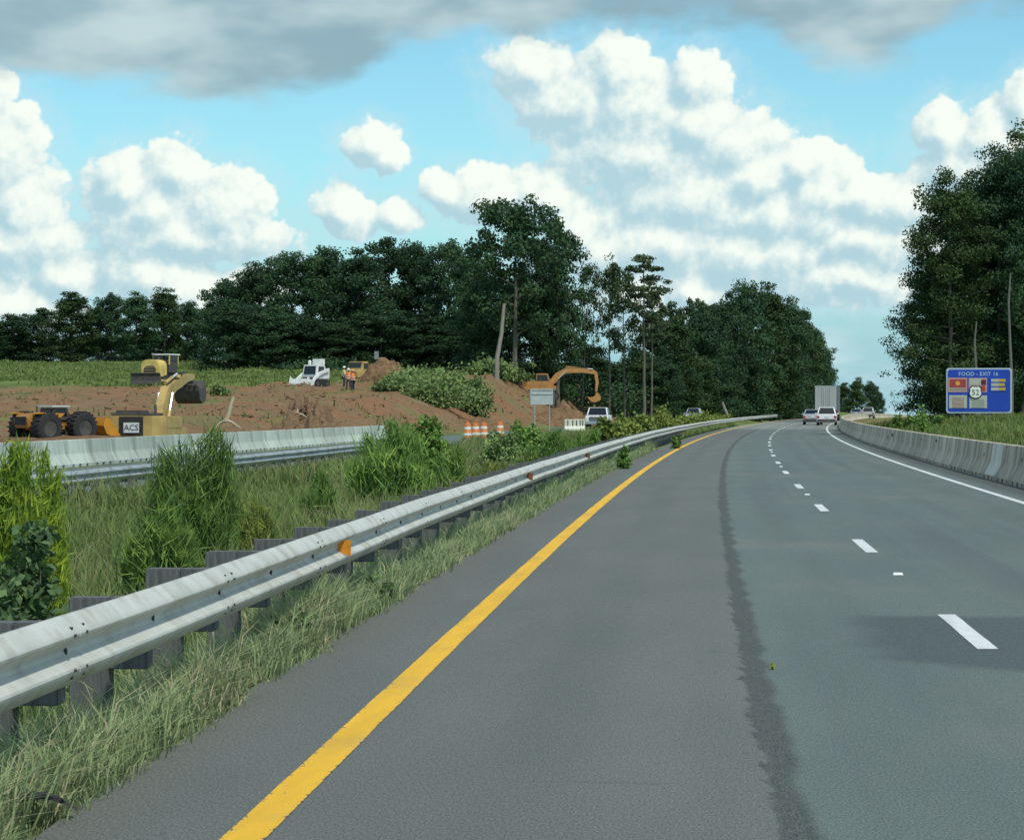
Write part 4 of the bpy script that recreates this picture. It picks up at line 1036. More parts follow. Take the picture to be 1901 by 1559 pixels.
worker('worker in an orange vest and orange hat nearest the brush pile', 655.5, 222, M_org, M_hatO, math.radians(60))

# ------------------------------------------------------------------ signs and drums
M_blue = mat('blue_sign_sheeting', (.008, .045, .36), (.010, .055, .42), scale=1.2, rough=.4)
M_alu = mat('aluminium_edge', (.42, .50, .56), rough=.45, metal=.2); M_post = mat('sign_post_steel', (.16, .15, .13), rough=.7)
def flat(nm, x0, x1, z0, z1, y, m, par, th=.012):
    q = MB(); q.box(((x0 + x1) / 2, y, (z0 + z1) / 2), (x1 - x0, th, z1 - z0)); return q.build(nm, m, par)
def logo_sign():
    Z = 140; k = Z / FPX; x = vx(1817.5, Z); gzv = gxy(x, Z)
    t = thing('motorist_service_sign', 'large blue motorist food sign with logo panels under the tall trees', 'sign', (x, Z, gzv), math.radians(-3))
    zt = at(0, 683, Z).z - gzv; zb = at(0, 767, Z).z - gzv; W = 121 * k
    def PX(px): return (px - 1817.5) * k
    def PZ(py): return at(0, py, Z).z - gzv
    q = MB(); r = .14; pl = []
    for cx, cz, a0 in ((W / 2 - r, zb + r, -90), (W / 2 - r, zt - r, 0), (-W / 2 + r, zt - r, 90), (-W / 2 + r, zb + r, 180)):
        for i in range(5): a = math.radians(a0 + i * 22.5); pl.append((cx + r * math.cos(a), cz + r * math.sin(a)))
    q.prism(pl, .04, 'y', 0); q.build('border', M_alu, t)
    m_ = ((W - .17) / W); zc = (zt + zb) / 2; hh = (zt - zb - .17) / (zt - zb)
    q = MB(); q.prism([(a * m_, zc + (b - zc) * hh) for a, b in pl], .02, 'y', -.032); pn = q.build('panel', M_blue, t)
    for px in (1790, 1838):
        q = MB(); q.box((PX(px), .07, (zt - .2) / 2 - .2), (.13, .1, zt + .2)); q.build('post', M_post, t)
    wt = mat('sign_legend_white', (.42, .58, .68), rough=.5)
    R90 = Matrix.Rotation(math.radians(90), 4, 'X')
    text_mesh('lettering', 'FOOD - EXIT 16', .29, wt, pn, Matrix.Translation((PX(1816), -.048, PZ(697.5))) @ R90)
    y = -.052
    cream = mat('faded_cream_panel', (.42, .44, .36), (.36, .38, .33), scale=6, rough=.6); redp = mat('red_logo_panel', (.38, .055, .045), (.30, .04, .04), scale=5, rough=.5)
    gold = mat('gold_logo', (.62, .33, .05), rough=.5); pink = mat('pinkish_rim', (.42, .26, .26), rough=.5); dk = mat('dark_maroon', (.10, .012, .02), rough=.5); yl = mat('yellow_logo', (.50, .34, .03), rough=.5); tan_ = mat('tan_logo_print', (.27, .235, .19), (.34, .28, .23), scale=8, rough=.6)
    grn = mat('greenish_logo_print', (.24, .27, .235), (.30, .33, .29), scale=8, rough=.6)
    def panel(px0, py0, px1, py1, m): return flat('logo_panel', PX(px0), PX(px1), PZ(py1), PZ(py0), y, m, pn)
    def mark(nm, px0, py0, px1, py1, m, par, l=1): return flat(nm, PX(px0), PX(px1), PZ(py1), PZ(py0), y - .010 * l, m, par)
    a = panel(1760, 701, 1795.5, 728, pink); mark('logo_field', 1763, 704, 1793, 719, redp, a); mark('logo_strip', 1763, 720.5, 1793, 724.5, tan_, a)
    q = MB(); q.lathe([(0, 0), (.12, 0)], (0, 0, 0), 14, 'y'); o = q.build('logo_emblem', gold, a, loc=(PX(1778), y - .02, PZ(711.5)))
    b = panel(1798, 701.5, 1832, 728, pink); mark('logo_field', 1799, 703, 1823, 715, cream, b); mark('logo_block', 1821, 705, 1830, 714, dk, b, 2); mark('logo_block', 1820, 716, 1829, 726, redp, b)
    c = panel(1837.5, 702, 1869, 727, M_blue)
    for i, py in enumerate((706, 714, 722)): mark('logo_strip', 1839.5, py - 2.9, 1855, py + 2.9, cream, c); mark('logo_strip', 1853.5, py - 2.6, 1866 - (i % 2) * 1.5, py + 2.6, yl, c, 2)
    d = panel(1762, 733.5, 1795, 757.5, cream); mark('logo_print', 1767.5, 737, 1790, 757, tan_, d); mark('logo_strip', 1770, 746, 1786, 749.5, pink, d, 2)
    e = panel(1799.5, 734, 1832, 757.5, cream); mark('logo_print', 1804, 741, 1827, 757, grn, e)
    # route shield
    sc_ = 10.6 * k
    sh = [(-.55, 1.0), (-.2, .86), (0, .96), (.2, .86), (.55, 1.0), (.92, .62), (.86, .25), (1.0, -.1), (.95, -.45), (.6, -.82), (0, -1.0), (-.6, -.82), (-.95, -.45), (-1.0, -.1), (-.86, .25), (-.92, .62)]
    bk = mat('black_sign_ink', (.012, .012, .014), rough=.5)
    q = MB(); q.prism([(a_ * sc_ * 1.16, b_ * sc_ * 1.16) for a_, b_ in sh], .02, 'y'); s0 = q.build('route_shield', bk, pn, loc=(PX(1810.5), y - .045, PZ(728)))
    q = MB(); q.prism([(a_ * sc_, b_ * sc_) for a_, b_ in sh], .02, 'y'); q.build('shield_face', mat('white_sheeting', (.72, .76, .70), rough=.5), s0, loc=(0, -.014, 0))
    text_mesh('shield_number', '52', .40, bk, s0, Matrix.Translation((0, -.03, -.145)) @ R90)
logo_sign()
def back_sign():
    Z = 190; k = Z / FPX; x = vx(1006.5, Z); g = gxy(x, Z); zt = at(0, 722, Z).z - g; zb = at(0, 751, Z).z - g; W = 46 * k
    t = thing('sign_back', 'grey back of a framed sign panel below the orange excavator', 'sign', (x, Z, g), math.radians(4))
    q = MB(); q.box((0, 0, (zt + zb) / 2), (W, .03, zt - zb)); p = q.build('panel', mat('pale_sign_back', (.46, .52, .50), (.40, .45, .44), scale=3, rough=.5), t)
    for s in (-1, 1): q = MB(); q.box((s * (W / 2 - .05), -.03, (zt + zb) / 2), (.07, .04, zt - zb)); q.build('edge_rail', M_drk if s > 0 else M_galv2, p)
    for i in (.0, .30): q = MB(); q.box((0, -.03, zt - .08 - i), (W * .82, .04, .05)); q.build('stiffener', M_galv2, p)
    for s in (-1, 1): q = MB(); q.box((s * W * .30, .06, zt / 2), (.09, .08, zt)); q.build('post', M_galv2, t)
back_sign()
def drum_protos():
    q = MB(); prof = [(.0, 1.0), (.16, 1.0), (.2, .96), (.2, .9), (.235, .86)]
    M_do = mat('orange_drum_plastic', (.62, .20, .05), (.52, .17, .045), scale=3, rough=.5); M_dw = mat('white_reflective_band', (.80, .82, .74), rough=.4)
    q.lathe([(.0, .99), (.17, .99), (.205, .95), (.21, .8), (.225, .78), (.23, .6), (.245, .58), (.25, .42), (.265, .40), (.27, .1), (.27, .02)], n=18); a = q.mesh('barrel', M_do, True)
    q = MB()
    for z0, z1, r in ((.63, .77, .232), (.26, .40, .276)): q.lathe([(r, z0), (r - .004, z1)], n=18)
    bnd = q.mesh('reflective_bands', M_dw, True)
    q = MB(); q.lathe([(0, .06), (.36, .06), (.38, .0), (0, 0)], n=14); base = q.mesh('rubber_base', M_blk)
    q = MB(); q.box((0, 0, 1.05), (.16, .04, .12)); han = q.mesh('handle', M_do)
    return a, bnd, base, han
DP = drum_protos()
lab = ['leftmost orange and white traffic drum behind the median bushes', 'second orange traffic drum, close beside the leftmost', 'third orange traffic drum, striped white, right of the close pair', 'lone orange traffic drum right of the group, half hidden in grass', 'rightmost small orange traffic drum near the leaf-green bush']
for i, (px, Z, sc_) in enumerate(((868, 163, 1), (883, 166, 1), (898, 168, 1), (928, 176, 1))):
    x = vx(px, Z); d_ = x - yel(Z)
    t = thing('traffic_drum', lab[i], 'traffic drum', (x, Z, -.24), random.random() * 6, 'orange drums in line with the pale barrier')
    for me in DP: link(me.name, me, t)
for i, (px, Z, w, l_) in enumerate(((1062, 205, 1.15, 'white plastic water barrier left of the pickup'), (1076, 207, .8, 'cream end block between the water barrier and the pickup'))):
    x = vx(px, Z); t = thing('water_barrier', l_, 'barrier', (x, Z, -.16))
    q = MB(); q.prism([(-.3, 0), (.3, 0), (.3, .25), (.16, .5), (.13, 1.0), (-.13, 1.0), (-.16, .5), (-.3, .25)], w, 'x'); q.build('shell', mat('cream_white_plastic', (.70, .72, .58), (.6, .62, .5), scale=4, rough=.5), t, bevel=.03)
    q = MB()
    for s in (-.28, .05, .3): q.box((s * w, -.16, .68), (.07, .03, .5))
    q.build('moulded_ribs', M_drk, t)
    q = MB(); q.lathe([(0, 1.06), (.07, 1.06), (.07, .99), (0, .99)], n=10); q.build('fill_cap', M_drk, t)

# ------------------------------------------------------------------ clay piles, stump roots, poles
M_clay = mat('pile_clay', (.155, .095, .052), (.235, .15, .085), scale=2.4, rough=1.0, bump=.9, bscale=9, dirt=(.11, .065, .035), dscale=3.5, spec=.1)
M_root = mat('muddy_roots', (.12, .075, .04), (.22, .14, .08), scale=6, rough=.95)
M_pole = mat('bleached_wood', (.52, .47, .33), (.40, .34, .22), scale=5, rough=.9, stretch=(4, 4, .5))
def mound(name, label, cat, px, Z, w, h, dpt, m, seed, sink=.2, n=46, rough_=.3, pw=1.3):
    x = vx(px, Z); g = gxy(x, Z) - sink
    u = np.linspace(-1, 1, n); A, B = np.meshgrid(u, u, indexing='ij'); r = np.sqrt(A * A + B * B) + fbm(A * 2 + seed, B * 2, 3) * .25
    H = np.clip(1 - r, 0, 1) ** (1 / pw); H = H * (1 + fbm(A * 5 + seed * 3, B * 5, 4) * rough_ * 1.2)
    V = np.stack([A * w / 2 * 1.25, B * dpt / 2 * 1.25, H * (h + sink) - .05], -1).reshape(-1, 3)
    i = np.arange((n - 1) * n).reshape(n - 1, n)[:, :-1].ravel()
    t = thing(name, label, cat, (x, Z, g)); link('heap', npmesh('heap', V, [np.stack([i, i + n, i + n + 1, i + 1], -1)], m, smooth=False), t)
    return t, g
sp_, _ = mound('stump_pile', 'brown heap of clay, stumps and roots just beyond the pale barrier', 'dirt pile', 566, 152, 3.5, 1.75, 3, M_root, 3, rough_=1.1)
for i in range(60):
    a = random.uniform(-1, 1); b_ = random.uniform(-1.2, .2); z = (1 - min(1, math.hypot(a, b_ * .6))) * 1.7 + .1
    p = Vector((a * 1.6, b_ * .9, z)); dv = Vector((random.uniform(-.5, .5), random.uniform(-.6, .1), random.uniform(-.25, .45)))
    q = MB(); q.tube([p - dv * .5, p + Vector((0, -.05, .08)), p + dv * .7, p + dv * 1.1 + Vector((0, 0, -.1))], [.08, .065, .04, .012], 6); q.build('root', M_root if i % 4 else M_pole, sp_)
mound('clay_pad', 'low flat clay pad under the amber wheel loader behind the barrier', 'dirt pile', 100, 104, 7.5, .93, 6.5, M_clay, 21, sink=.05, rough_=.06, pw=6.0)
mound('clay_mound', 'steep conical mound of clay in front of the tan dump truck', 'dirt pile', 714, 245, 3.6, 2.6, 3, M_clay, 8, rough_=.12, pw=1.9)
mound('clay_bank', 'low ridge of red clay below the orange excavator', 'dirt pile', 1045, 262, 12, 1.7, 9, M_clay, 11, rough_=.8, n=80)
mound('red_clay_heap', 'low red clay heap right of the leafy brush pile', 'dirt pile', 905, 215, 9, .8, 6, M_clay, 14, rough_=.8, n=70)
def pole(name, label, px0, py0, px1, py1, Z, r, m, cat='log', knob=False):
    a = at(px0, py0, Z); b = at(px1, py1, Z); t = thing(name, label, cat, (a.x, a.y, a.z))
    v = b - a; q = MB(); q.tube([(0, 0, 0), v * .35 + Vector((.02, 0, 0)), v * .7 - Vector((.015, 0, 0)), v], [r * 1.25, r, r * .9, r * .7], 8); s = q.build('stem', m, t, smooth=True)
    if knob:
        q = MB(); q.tube([(0, 0, .05), (-.35, .1, -.1), (-.6, .1, -.45)], [r, r * .7, r * .4], 6); q.build('branch_stub', m, t)
        q = MB(); q.tube([(0, 0, .05), (.3, -.1, -.05), (.75, -.1, -.35)], [r, r * .7, r * .3], 6); q.build('branch_stub', m, t)
    return t
pole('broken_snag', 'pale broken snag leaning up from the clay behind the feathery weed', 420, 782, 434, 736, 138, .10, M_pole, 'log', True)
pole('leaning_post', 'short grey wooden post leaning left beside the guardrail bend', 1352, 776, 1341, 746, 300, .16, mat('grey_wood', (.20, .19, .15), (.27, .25, .2), scale=4, rough=.9), 'post')

# ------------------------------------------------------------------ trees
def leafmat(name, a, b, c, trans=.25, scale=.35):
    m = bpy.data.materials.new(name); MATS[name] = m; m.use_nodes = True
    nt = m.node_tree; bs = nt.nodes['Principled BSDF']; L = nt.links.new
    bs.inputs['Roughness'].default_value = .65; bs.inputs['Specular IOR Level'].default_value = .25
    tc = nt.nodes.new('ShaderNodeTexCoord'); oi = nt.nodes.new('ShaderNodeObjectInfo')
    va = nt.nodes.new('ShaderNodeVectorMath'); va.operation = 'ADD'; L(tc.outputs['Object'], va.inputs[0])
    cs = nt.nodes.new('ShaderNodeVectorMath'); cs.operation = 'SCALE'; cs.inputs[0].default_value = (37, 91, 53); L(oi.outputs['Random'], cs.inputs['Scale']); L(cs.outputs[0], va.inputs[1])
    def noise(s, d=2):
        n = nt.nodes.new('ShaderNodeTexNoise'); n.inputs['Scale'].default_value = s; n.inputs['Detail'].default_value = d; L(va.outputs[0], n.inputs['Vector'])
        r = nt.nodes.new('ShaderNodeMapRange'); r.inputs[1].default_value = .36; r.inputs[2].default_value = .66; L(n.outputs['Fac'], r.inputs[0]); return r.outputs[0]
    def mix(f, x, y):
        q = nt.nodes.new('ShaderNodeMix'); q.data_type = 'RGBA'; L(f, q.inputs[0])
        for s, v in ((q.inputs[6], x), (q.inputs[7], y)):
            if isinstance(v, tuple): s.default_value = (*v, 1)
            else: L(v, s)
        return q.outputs[2]
    col = mix(noise(scale * 9, 1), mix(noise(scale), a, b), c)
    hs = nt.nodes.new('ShaderNodeHueSaturation'); v = nt.nodes.new('ShaderNodeMapRange'); v.inputs[3].default_value = .78; v.inputs[4].default_value = 1.22
    L(oi.outputs['Random'], v.inputs[0]); L(v.outputs[0], hs.inputs['Value']); L(col, hs.inputs['Color'])
    L(hs.outputs[0], bs.inputs['Base Color'])
    t = nt.nodes.new('ShaderNodeBsdfTranslucent'); ms = nt.nodes.new('ShaderNodeMixShader'); ms.inputs[0].default_value = trans
    L(hs.outputs[0], t.inputs[0]); L(bs.outputs[0], ms.inputs[1]); L(t.outputs[0], ms.inputs[2]); L(ms.outputs[0], nt.nodes['Material Output'].inputs[0])
    return m
M_oak = leafmat('dark_oak_leaves', (0.038, 0.086, 0.033), (0.068, 0.123, 0.039), (0.023, 0.063, 0.033), .15)
M_olive = leafmat('olive_leaves', (0.048, 0.089, 0.026), (0.079, 0.123, 0.031), (0.029, 0.067, 0.024), .18)
M_pine = leafmat('pine_needles', (0.050, 0.087, 0.041), (0.092, 0.126, 0.049), (0.037, 0.061, 0.032), .1)
M_bark = mat('grey_bark', (.17, .155, .12), (.095, .085, .07), scale=3, rough=.95, stretch=(3, 3, .5), bump=.5, bscale=8)
M_barkd = mat('dark_bark', (.06, .05, .04), (.10, .085, .065), scale=3, rough=.95, stretch=(3, 3, .5))

def leaves(C, size, r, flat_=0.0, elong=1.0, outn=None, curl=.25):
    """diamond leaves (2 triangles folded) at centres C"""
    n = len(C); d = r.normal(size=(n, 3)); d[:, 2] *= (1 - flat_); d /= np.linalg.norm(d, axis=1)[:, None] + 1e-9
    nr = r.normal(size=(n, 3)) + np.array([0, 0, 1.0]) * (1 + flat_ * 2)
    if outn is not None: nr = nr + outn * 1.4
    s = np.cross(d, nr); s /= np.linalg.norm(s, axis=1)[:, None] + 1e-9
    up = np.cross(s, d)
    L = (size * r.uniform(.65, 1.35, n) * elong)[:, None]; W = (size * r.uniform(.35, .6, n))[:, None]
    a = C - d * L * .5; b = C + d * L * .5; l = C + s * W + up * W * curl; q = C - s * W + up * W * curl
    V = np.stack([a, l, b, q], 1).reshape(-1, 3); i = np.arange(n) * 4
    return V, np.concatenate([np.stack([i, i + 1, i + 2], -1), np.stack([i, i + 2, i + 3], -1)])
def tree_proto(seed, kind, H=15.0, R=4.5, cb=.3, ncl=120, per=90, ls=.34, crad=1.0, lm=None, bm=None, trunk_r=.28, limbs=16):
    r = np.random.default_rng(seed); q = MB()
    # trunk
    bend = r.normal(size=2) * .25; pts = []
    for k in range(8):
        t = k / 7; pts.append(Vector((bend[0] * math.sin(t * 2.2) + r.normal() * .05, bend[1] * math.sin(t * 1.7) + r.normal() * .05, t * H * .9)))
    rad = [trunk_r * (1.35 if k == 0 else 1) * (1 - k / 7 * .82) for k in range(8)]
    q.tube(pts, rad, 8)
    def tp(t):
        f = min(t / .9, 1) * 7; i = min(int(f), 6); return pts[i].lerp(pts[i + 1], f - i)
    cents = []; rads = []
    def env(t):
        u = (t - cb) / (1 - cb)
        if kind == 'round': return R * math.sqrt(max(0, 1 - (2 * u - .95) ** 2 * .96))
        if kind == 'edge': return R * (1 - .75 * max(0, (u - .45) / .55) ** 2) * (.82 + .18 * math.sin(u * 9 + seed))
        if kind == 'spire': return R * (1 - u) ** .85
        if kind == 'pine': return R * math.sqrt(max(.05, 1 - (2 * u - .8) ** 2 * .8))
        return R
    for k in range(limbs):
        t0 = cb + (1 - cb) * ((k + r.random()) / limbs) * .93; az = k * 2.39996 + r.normal() * .35
        e = env(min(.98, t0 + .04)); p0 = tp(t0 * .97); rise = {'round': .45, 'edge': .25, 'spire': .05, 'pine': .12}[kind] * e
        dirv = Vector((math.cos(az), math.sin(az), 0)); tip = p0 + dirv * e * r.uniform(.8, 1.08) + Vector((0, 0, rise))
        mid = p0.lerp(tip, .5) + Vector((r.normal() * .2, r.normal() * .2, -.12 * e * .3))
        q.tube([p0, mid, tip], [trunk_r * .38 * (1 - t0 * .5), trunk_r * .2, .02], 5, caps=False)
        m = max(2, int(ncl / limbs))
        for j in range(m):
            u = (.30 + .75 * (j + r.random()) / m) if kind != 'spire' else (.1 + .95 * (j + r.random()) / m)
            base = (p0.lerp(mid, u * 2) if u < .5 else mid.lerp(tip, (u - .5) * 2))
            off = r.normal(size=3) * np.array([1, 1, .75]) * crad * (.55 if kind != 'pine' else .4)
            cents.append(np.array(base) + off); rads.append(crad * r.uniform(.55, 1.1))
    if kind in ('round', 'edge'):
        for j in range(int(ncl * .22)):
            t = cb + (1 - cb) * (.55 + .45 * r.random()); az = r.random() * 6.28; e = env(t) * r.random() ** .5
            p = tp(min(t, .9)); cents.append(np.array([p.x + e * math.cos(az), p.y + e * math.sin(az), t * H + r.normal() * .3])); rads.append(crad * r.uniform(.5, .95))
    Cs = []; On = []
    for c, rd in zip(cents, rads):
        n = int(per * (rd / crad) ** 2 * r.uniform(.6, 1.3)) + 4
        v = r.normal(size=(n, 3)); v /= np.linalg.norm(v, axis=1)[:, None]
        rr = rd * r.random(n) ** .45
        sc = np.array([1.15, 1.15, .72 if kind != 'pine' else .38])
        Cs.append(c + v * rr[:, None] * sc); On.append(v)
    Cs = np.concatenate(Cs); On = np.concatenate(On); keep = Cs[:, 2] > .15; Cs = Cs[keep]; On = On[keep]
    V, Fa = leaves(Cs, ls, r, elong=(1.0 if kind != 'pine' else 1.5), outn=On * 1.6)
    return q.mesh('trunk', bm or M_bark, True), npmesh('crown', V, [Fa], lm or M_oak), H
PR = {}
ORD = ['first', 'second', 'third', 'fourth', 'fifth', 'sixth', 'seventh', 'eighth', 'ninth', 'tenth', 'eleventh', 'twelfth', 'thirteenth', 'fourteenth']
for i in range(4): PR['edge%d' % i] = tree_proto(20 + i, 'edge', 15, 4.6, .03, 170, 140, .26, 1.15, M_oak, M_barkd, .26, 24)
for i in range(3): PR['round%d' % i] = tree_proto(40 + i, 'round', 15, 4.4, .24, 130, 130, .26, 1.05, M_oak, M_bark, .26, 18)
for i in range(2): PR['olive%d' % i] = tree_proto(60 + i, 'edge', 15, 3.6, .04, 150, 135, .26, 1.0, M_olive, M_bark, .22, 24)
for i in range(2): PR['thin%d' % i] = tree_proto(70 + i, 'round', 15, 2.9, .42, 62, 64, .24, .85, M_olive, M_bark, .17, 15)
for i in range(2): PR['pine%d' % i] = tree_proto(80 + i, 'pine', 18, 2.7, .60, 52, 90, .24, .8, M_pine, M_bark, .20, 15)
for i in range(2): PR['spire%d' % i] = tree_proto(90 + i, 'spire', 12, 1.7, .06, 110, 42, .26, .5, M_pine, M_barkd, .14, 34)
for i in range(2): PR['near%d' % i] = tree_proto(110 + i, 'edge', 18, 4.6, .09, 330, 150, .17, .95, M_oak, M_bark, .22, 34)
for i in range(2): PR['nearo%d' % i] = tree_proto(120 + i, 'edge', 18, 3.8, .10, 280, 145, .165, .9, M_olive, M_bark, .20, 30)
def tree(kind, label, px, Z, top, wpx=None, name='tree', base=None, group=None, lean=0.0, sink=.25, cat='tree'):
    tm, cm, H = PR[kind]; x = vx(px, Z); g = (gxy(x, Z) if base is None else base) - sink
    h = at(px, top, Z).z - g; sz = h / (H * .985)
    bb = getattr(tree, '_w', {});
    if kind not in bb:
        co = np.empty(len(cm.vertices) * 3, np.float32); cm.vertices.foreach_get('co', co); co = co.reshape(-1, 3); bb[kind] = np.percentile(co[:, 0], 98.5) - np.percentile(co[:, 0], 1.5); tree._w = bb
    sx = sz if wpx is None else (wpx * Z / FPX) / bb[kind]
    o = thing(name, label, cat, (x, Z, g), random.random() * 6.28, group, (sx, sx, sz))
    o.rotation_euler[1] = 0
    if lean: o.rotation_euler = (0, lean, 0)
    link('trunk', tm, o); link('crown', cm, o)
    return o
# far-left tree line over the field
row = [(-25,402,592,90,'edge0'),(28,395,585,95,'edge1'),(82,398,578,85,'round0'),(130,390,545,90,'olive0'),(182,400,572,70,'round2'),(205,396,548,62,'round1'),(252,392,545,88,'edge2'),(306,394,540,95,'olive1'),(348,398,560,80,'edge3'),(388,400,572,60,'round0')]
nm = ['small tree at the left end of the far tree line, cut by the frame', 'bushy dark tree, second from the left in the far tree line', 'loose-crowned tree between the two bushy left ones in the far line', 'olive tree whose pale top stands up in the far-left line', 'low thin tree in the dip right of the olive tree', 'open-crowned tree with sky gaps left of the yellow tracked machine', 'round dark tree directly above the yellow tracked machine', 'tall olive tree right above the yellow tracked machine', 'dark bushy tree at the right end of the far line', 'small loose tree in the gap before the big dark wood']
for (px, Z, top, w, kd), l_ in zip(row, nm): tree(kd, l_, px, Z, top, w, 'far_tree')
for k in range(9): tree('edge%d' % (k % 4), 'low understorey tree, %s from the left at the foot of the far-left line' % ORD[k], 5 + k * 46, 404 + (k % 3) * 6, 615 + (k * 37 % 20), 80, 'understorey_tree', group='understorey of the far-left tree line')
# the big dark wood
wood = [(428,338,522,100,'round1'),(478,332,492,110,'edge0'),(540,326,470,120,'round2'),(600,330,462,120,'edge1'),(662,322,468,130,'edge2'),(716,330,455,120,'round0'),(772,326,450,110,'edge3'),(828,322,452,105,'round1'),(868,318,470,90,'edge0')]
nm = ['lowest tree at the left flank of the dark wood, sky showing through', 'second tree from the left flank of the dark wood', 'tree left above the white loader in the dark wood', 'tree right above the white loader in the dark wood', 'broad tree above the workers in the dark wood', 'round-topped tree above the clay mound in the dark wood', 'tree above the brush pile, left one, in the dark wood', 'tree above the brush pile, right one, in the dark wood', 'tree joining the dark wood to the tallest tree']
for (px, Z, top, w, kd), l_ in zip(wood, nm): tree(kd, l_, px, Z, top, w, 'wood_tree')
for k in range(14):
    tree('edge%d' % (k % 4), 'low dark tree, %s from the left along the shaded front of the big wood' % ORD[k], 425 + k * 35, 312 + (k * 7 % 13), 560 + (k * 53 % 46), 120, 'shaded_tree', group='shaded front trees of the big wood')
# the tallest tree and its companions
tree('round2', 'tallest tree with a high rounded open crown and pale lower trunk', 958, 282, 371, 170, 'tall_tree')
tree('round0', 'tall companion crown leaning right of the tallest tree', 1035, 288, 424, 110, 'tall_tree')
for px, Z, top, w, kd, l_ in ((900, 292, 498, 110, 'edge1', 'dark bulky tree under the left half of the tallest crown'), (962, 290, 512, 120, 'edge3', 'dark bulky tree under the middle of the tallest crown'), (1024, 292, 500, 100, 'edge2', 'dark bulky tree under the right half of the tallest crown')):
    tree(kd, l_, px, Z, top, w, 'bulky_tree')
tr_ = thing('bare_trunk_tree', 'pale bare straight trunk in front of the tallest tree', 'tree', (vx(922, 272), 272, gxy(vx(922, 272), 272) - .2))
h_ = at(0, 560, 272).z - gxy(vx(922, 272), 272)
q = MB(); q.tube([(0, 0, 0), (.05, 0, h_ * .3), (.5, .1, h_ * .62), (.75, .1, h_)], [.27, .23, .20, .15], 10); q.build('trunk', mat('pale_trunk_bark', (.30, .28, .23), (.20, .19, .155), scale=3, rough=.95, stretch=(3, 3, .5)), tr_, smooth=True)
# thin trees and pines in the gap
tree('thin0', 'thin leaning pine with sparse dark needles beside the tallest tree', 1078, 296, 488, 50, 'leaning_pine', lean=.06)
tree('thin1', 'slender tree with a sparse sunlit crown left of the tall pine', 1132, 292, 488, 80, 'slender_tree')
tree('thin0', 'second slender sparse tree just behind the first, nearer the pine', 1160, 300, 500, 70, 'slender_tree')
tree('pine0', 'tall straight pine with bare trunk and tufted top', 1195, 288, 456, 84, 'tall_pine')
tree('pine1', 'shorter bare-trunked pine close behind the tall pine', 1208, 296, 520, 60, 'short_pine')
# right-hand mass along the far road edge
for k, (px, top) in enumerate(((1228,562),(1246,548),(1264,556),(1282,540),(1296,538),(1312,552),(1328,545))):
    tree('spire%d' % (k % 2), ['first','second','third','fourth','fifth','sixth','seventh'][k] + ' spiky young pine from the left in the row of pine tops', px, 420 + k * 4, top, 34, 'young_pine', group='spiky young pines right of the tall pine')
mass = [(1215,350,600,100,'edge1'),(1258,352,590,90,'olive0'),(1300,400,572,95,'edge0'),(1345,420,548,90,'edge2'),(1388,440,524,110,'edge3'),(1428,470,535,100,'olive1'),(1462,500,558,90,'edge0'),(1488,540,582,80,'olive0'),(1512,600,612,66,'edge1'),(1528,640,640,46,'edge2')]
nm = ['dark tree at the left end of the right-hand wood, behind the pines', 'olive tree second in the right-hand wood', 'dark tree below the spiky pines in the right-hand wood', 'dark tree left of the highest dome in the right-hand wood', 'highest domed tree of the right-hand wood', 'olive tree right of the highest dome', 'dark tree stepping down right of the dome', 'olive tree stepping down toward the trailer truck', 'narrow dark tree just left above the trailer truck', 'last small tree overhanging the trailer truck']
for (px, Z, top, w, kd), l_ in zip(mass, nm): tree(kd, l_, px, Z, top, w, 'roadside_tree', sink=.8)
for k in range(12):
    px = 1080 + k * 36; Z = 335 + max(0, k - 4) * 26
    tree('edge%d' % (k % 4) if k % 3 else 'olive0', 'low dark tree, %s from the left at the foot of the right-hand wood' % ORD[k], px, Z, 640 + (k * 29 % 30), 95, 'understorey_tree', group='understorey of the right-hand wood', sink=.9)
# distant clump beyond the truck
for px, Z, top, w, kd, l_ in ((1568, 800, 712, 38, 'olive0', 'small distant tree just right of the trailer truck'), (1592, 790, 704, 46, 'olive1', 'distant round tree in the clump beyond the far cars'), (1616, 805, 710, 40, 'edge0', 'distant tree, second from right in the far clump'), (1632, 815, 728, 24, 'edge1', 'last small distant tree at the right of the far clump')):
    tree(kd, l_, px, Z, top, w, 'distant_tree', base=-3.0)
# tall trees over the blue sign
R_ = [(1742,164,478,160,'near0'),(1768,160,326,150,'nearo0'),(1810,166,338,170,'near1'),(1856,162,276,170,'near0'),(1898,166,248,160,'nearo1'),(1942,160,258,170,'near1'),(1872,178,298,190,'near0'),(1816,180,388,190,'near1'),(1920,176,308,180,'near0')]
nm = ['low leaning tree at the left edge of the right-hand stand, hanging toward the road', 'lightly leaved tree with sky gaps at the top left of the right-hand stand', 'dense dark tree directly above the blue sign', 'tall dark tree above the right half of the blue sign', 'tallest olive-topped tree at the right frame edge', 'tall tree cut by the right frame edge', 'dark tree hidden deep behind the blue sign', 'broad dark tree in the second row behind the blue sign', 'dark second-row tree near the right frame edge']
for (px, Z, top, w, kd), l_ in zip(R_, nm): tree(kd, l_, px, Z, top, w, 'stand_tree', base=.6)
for k in range(5): tree('near%d' % (k % 2), 'shaded low tree behind the blue sign, %s from the left' % ORD[k], 1755 + k * 42, 172 + k % 2 * 4, 545 + (k * 31 % 40), 130, 'shaded_tree', group='shaded low trees behind the blue sign', base=.4)
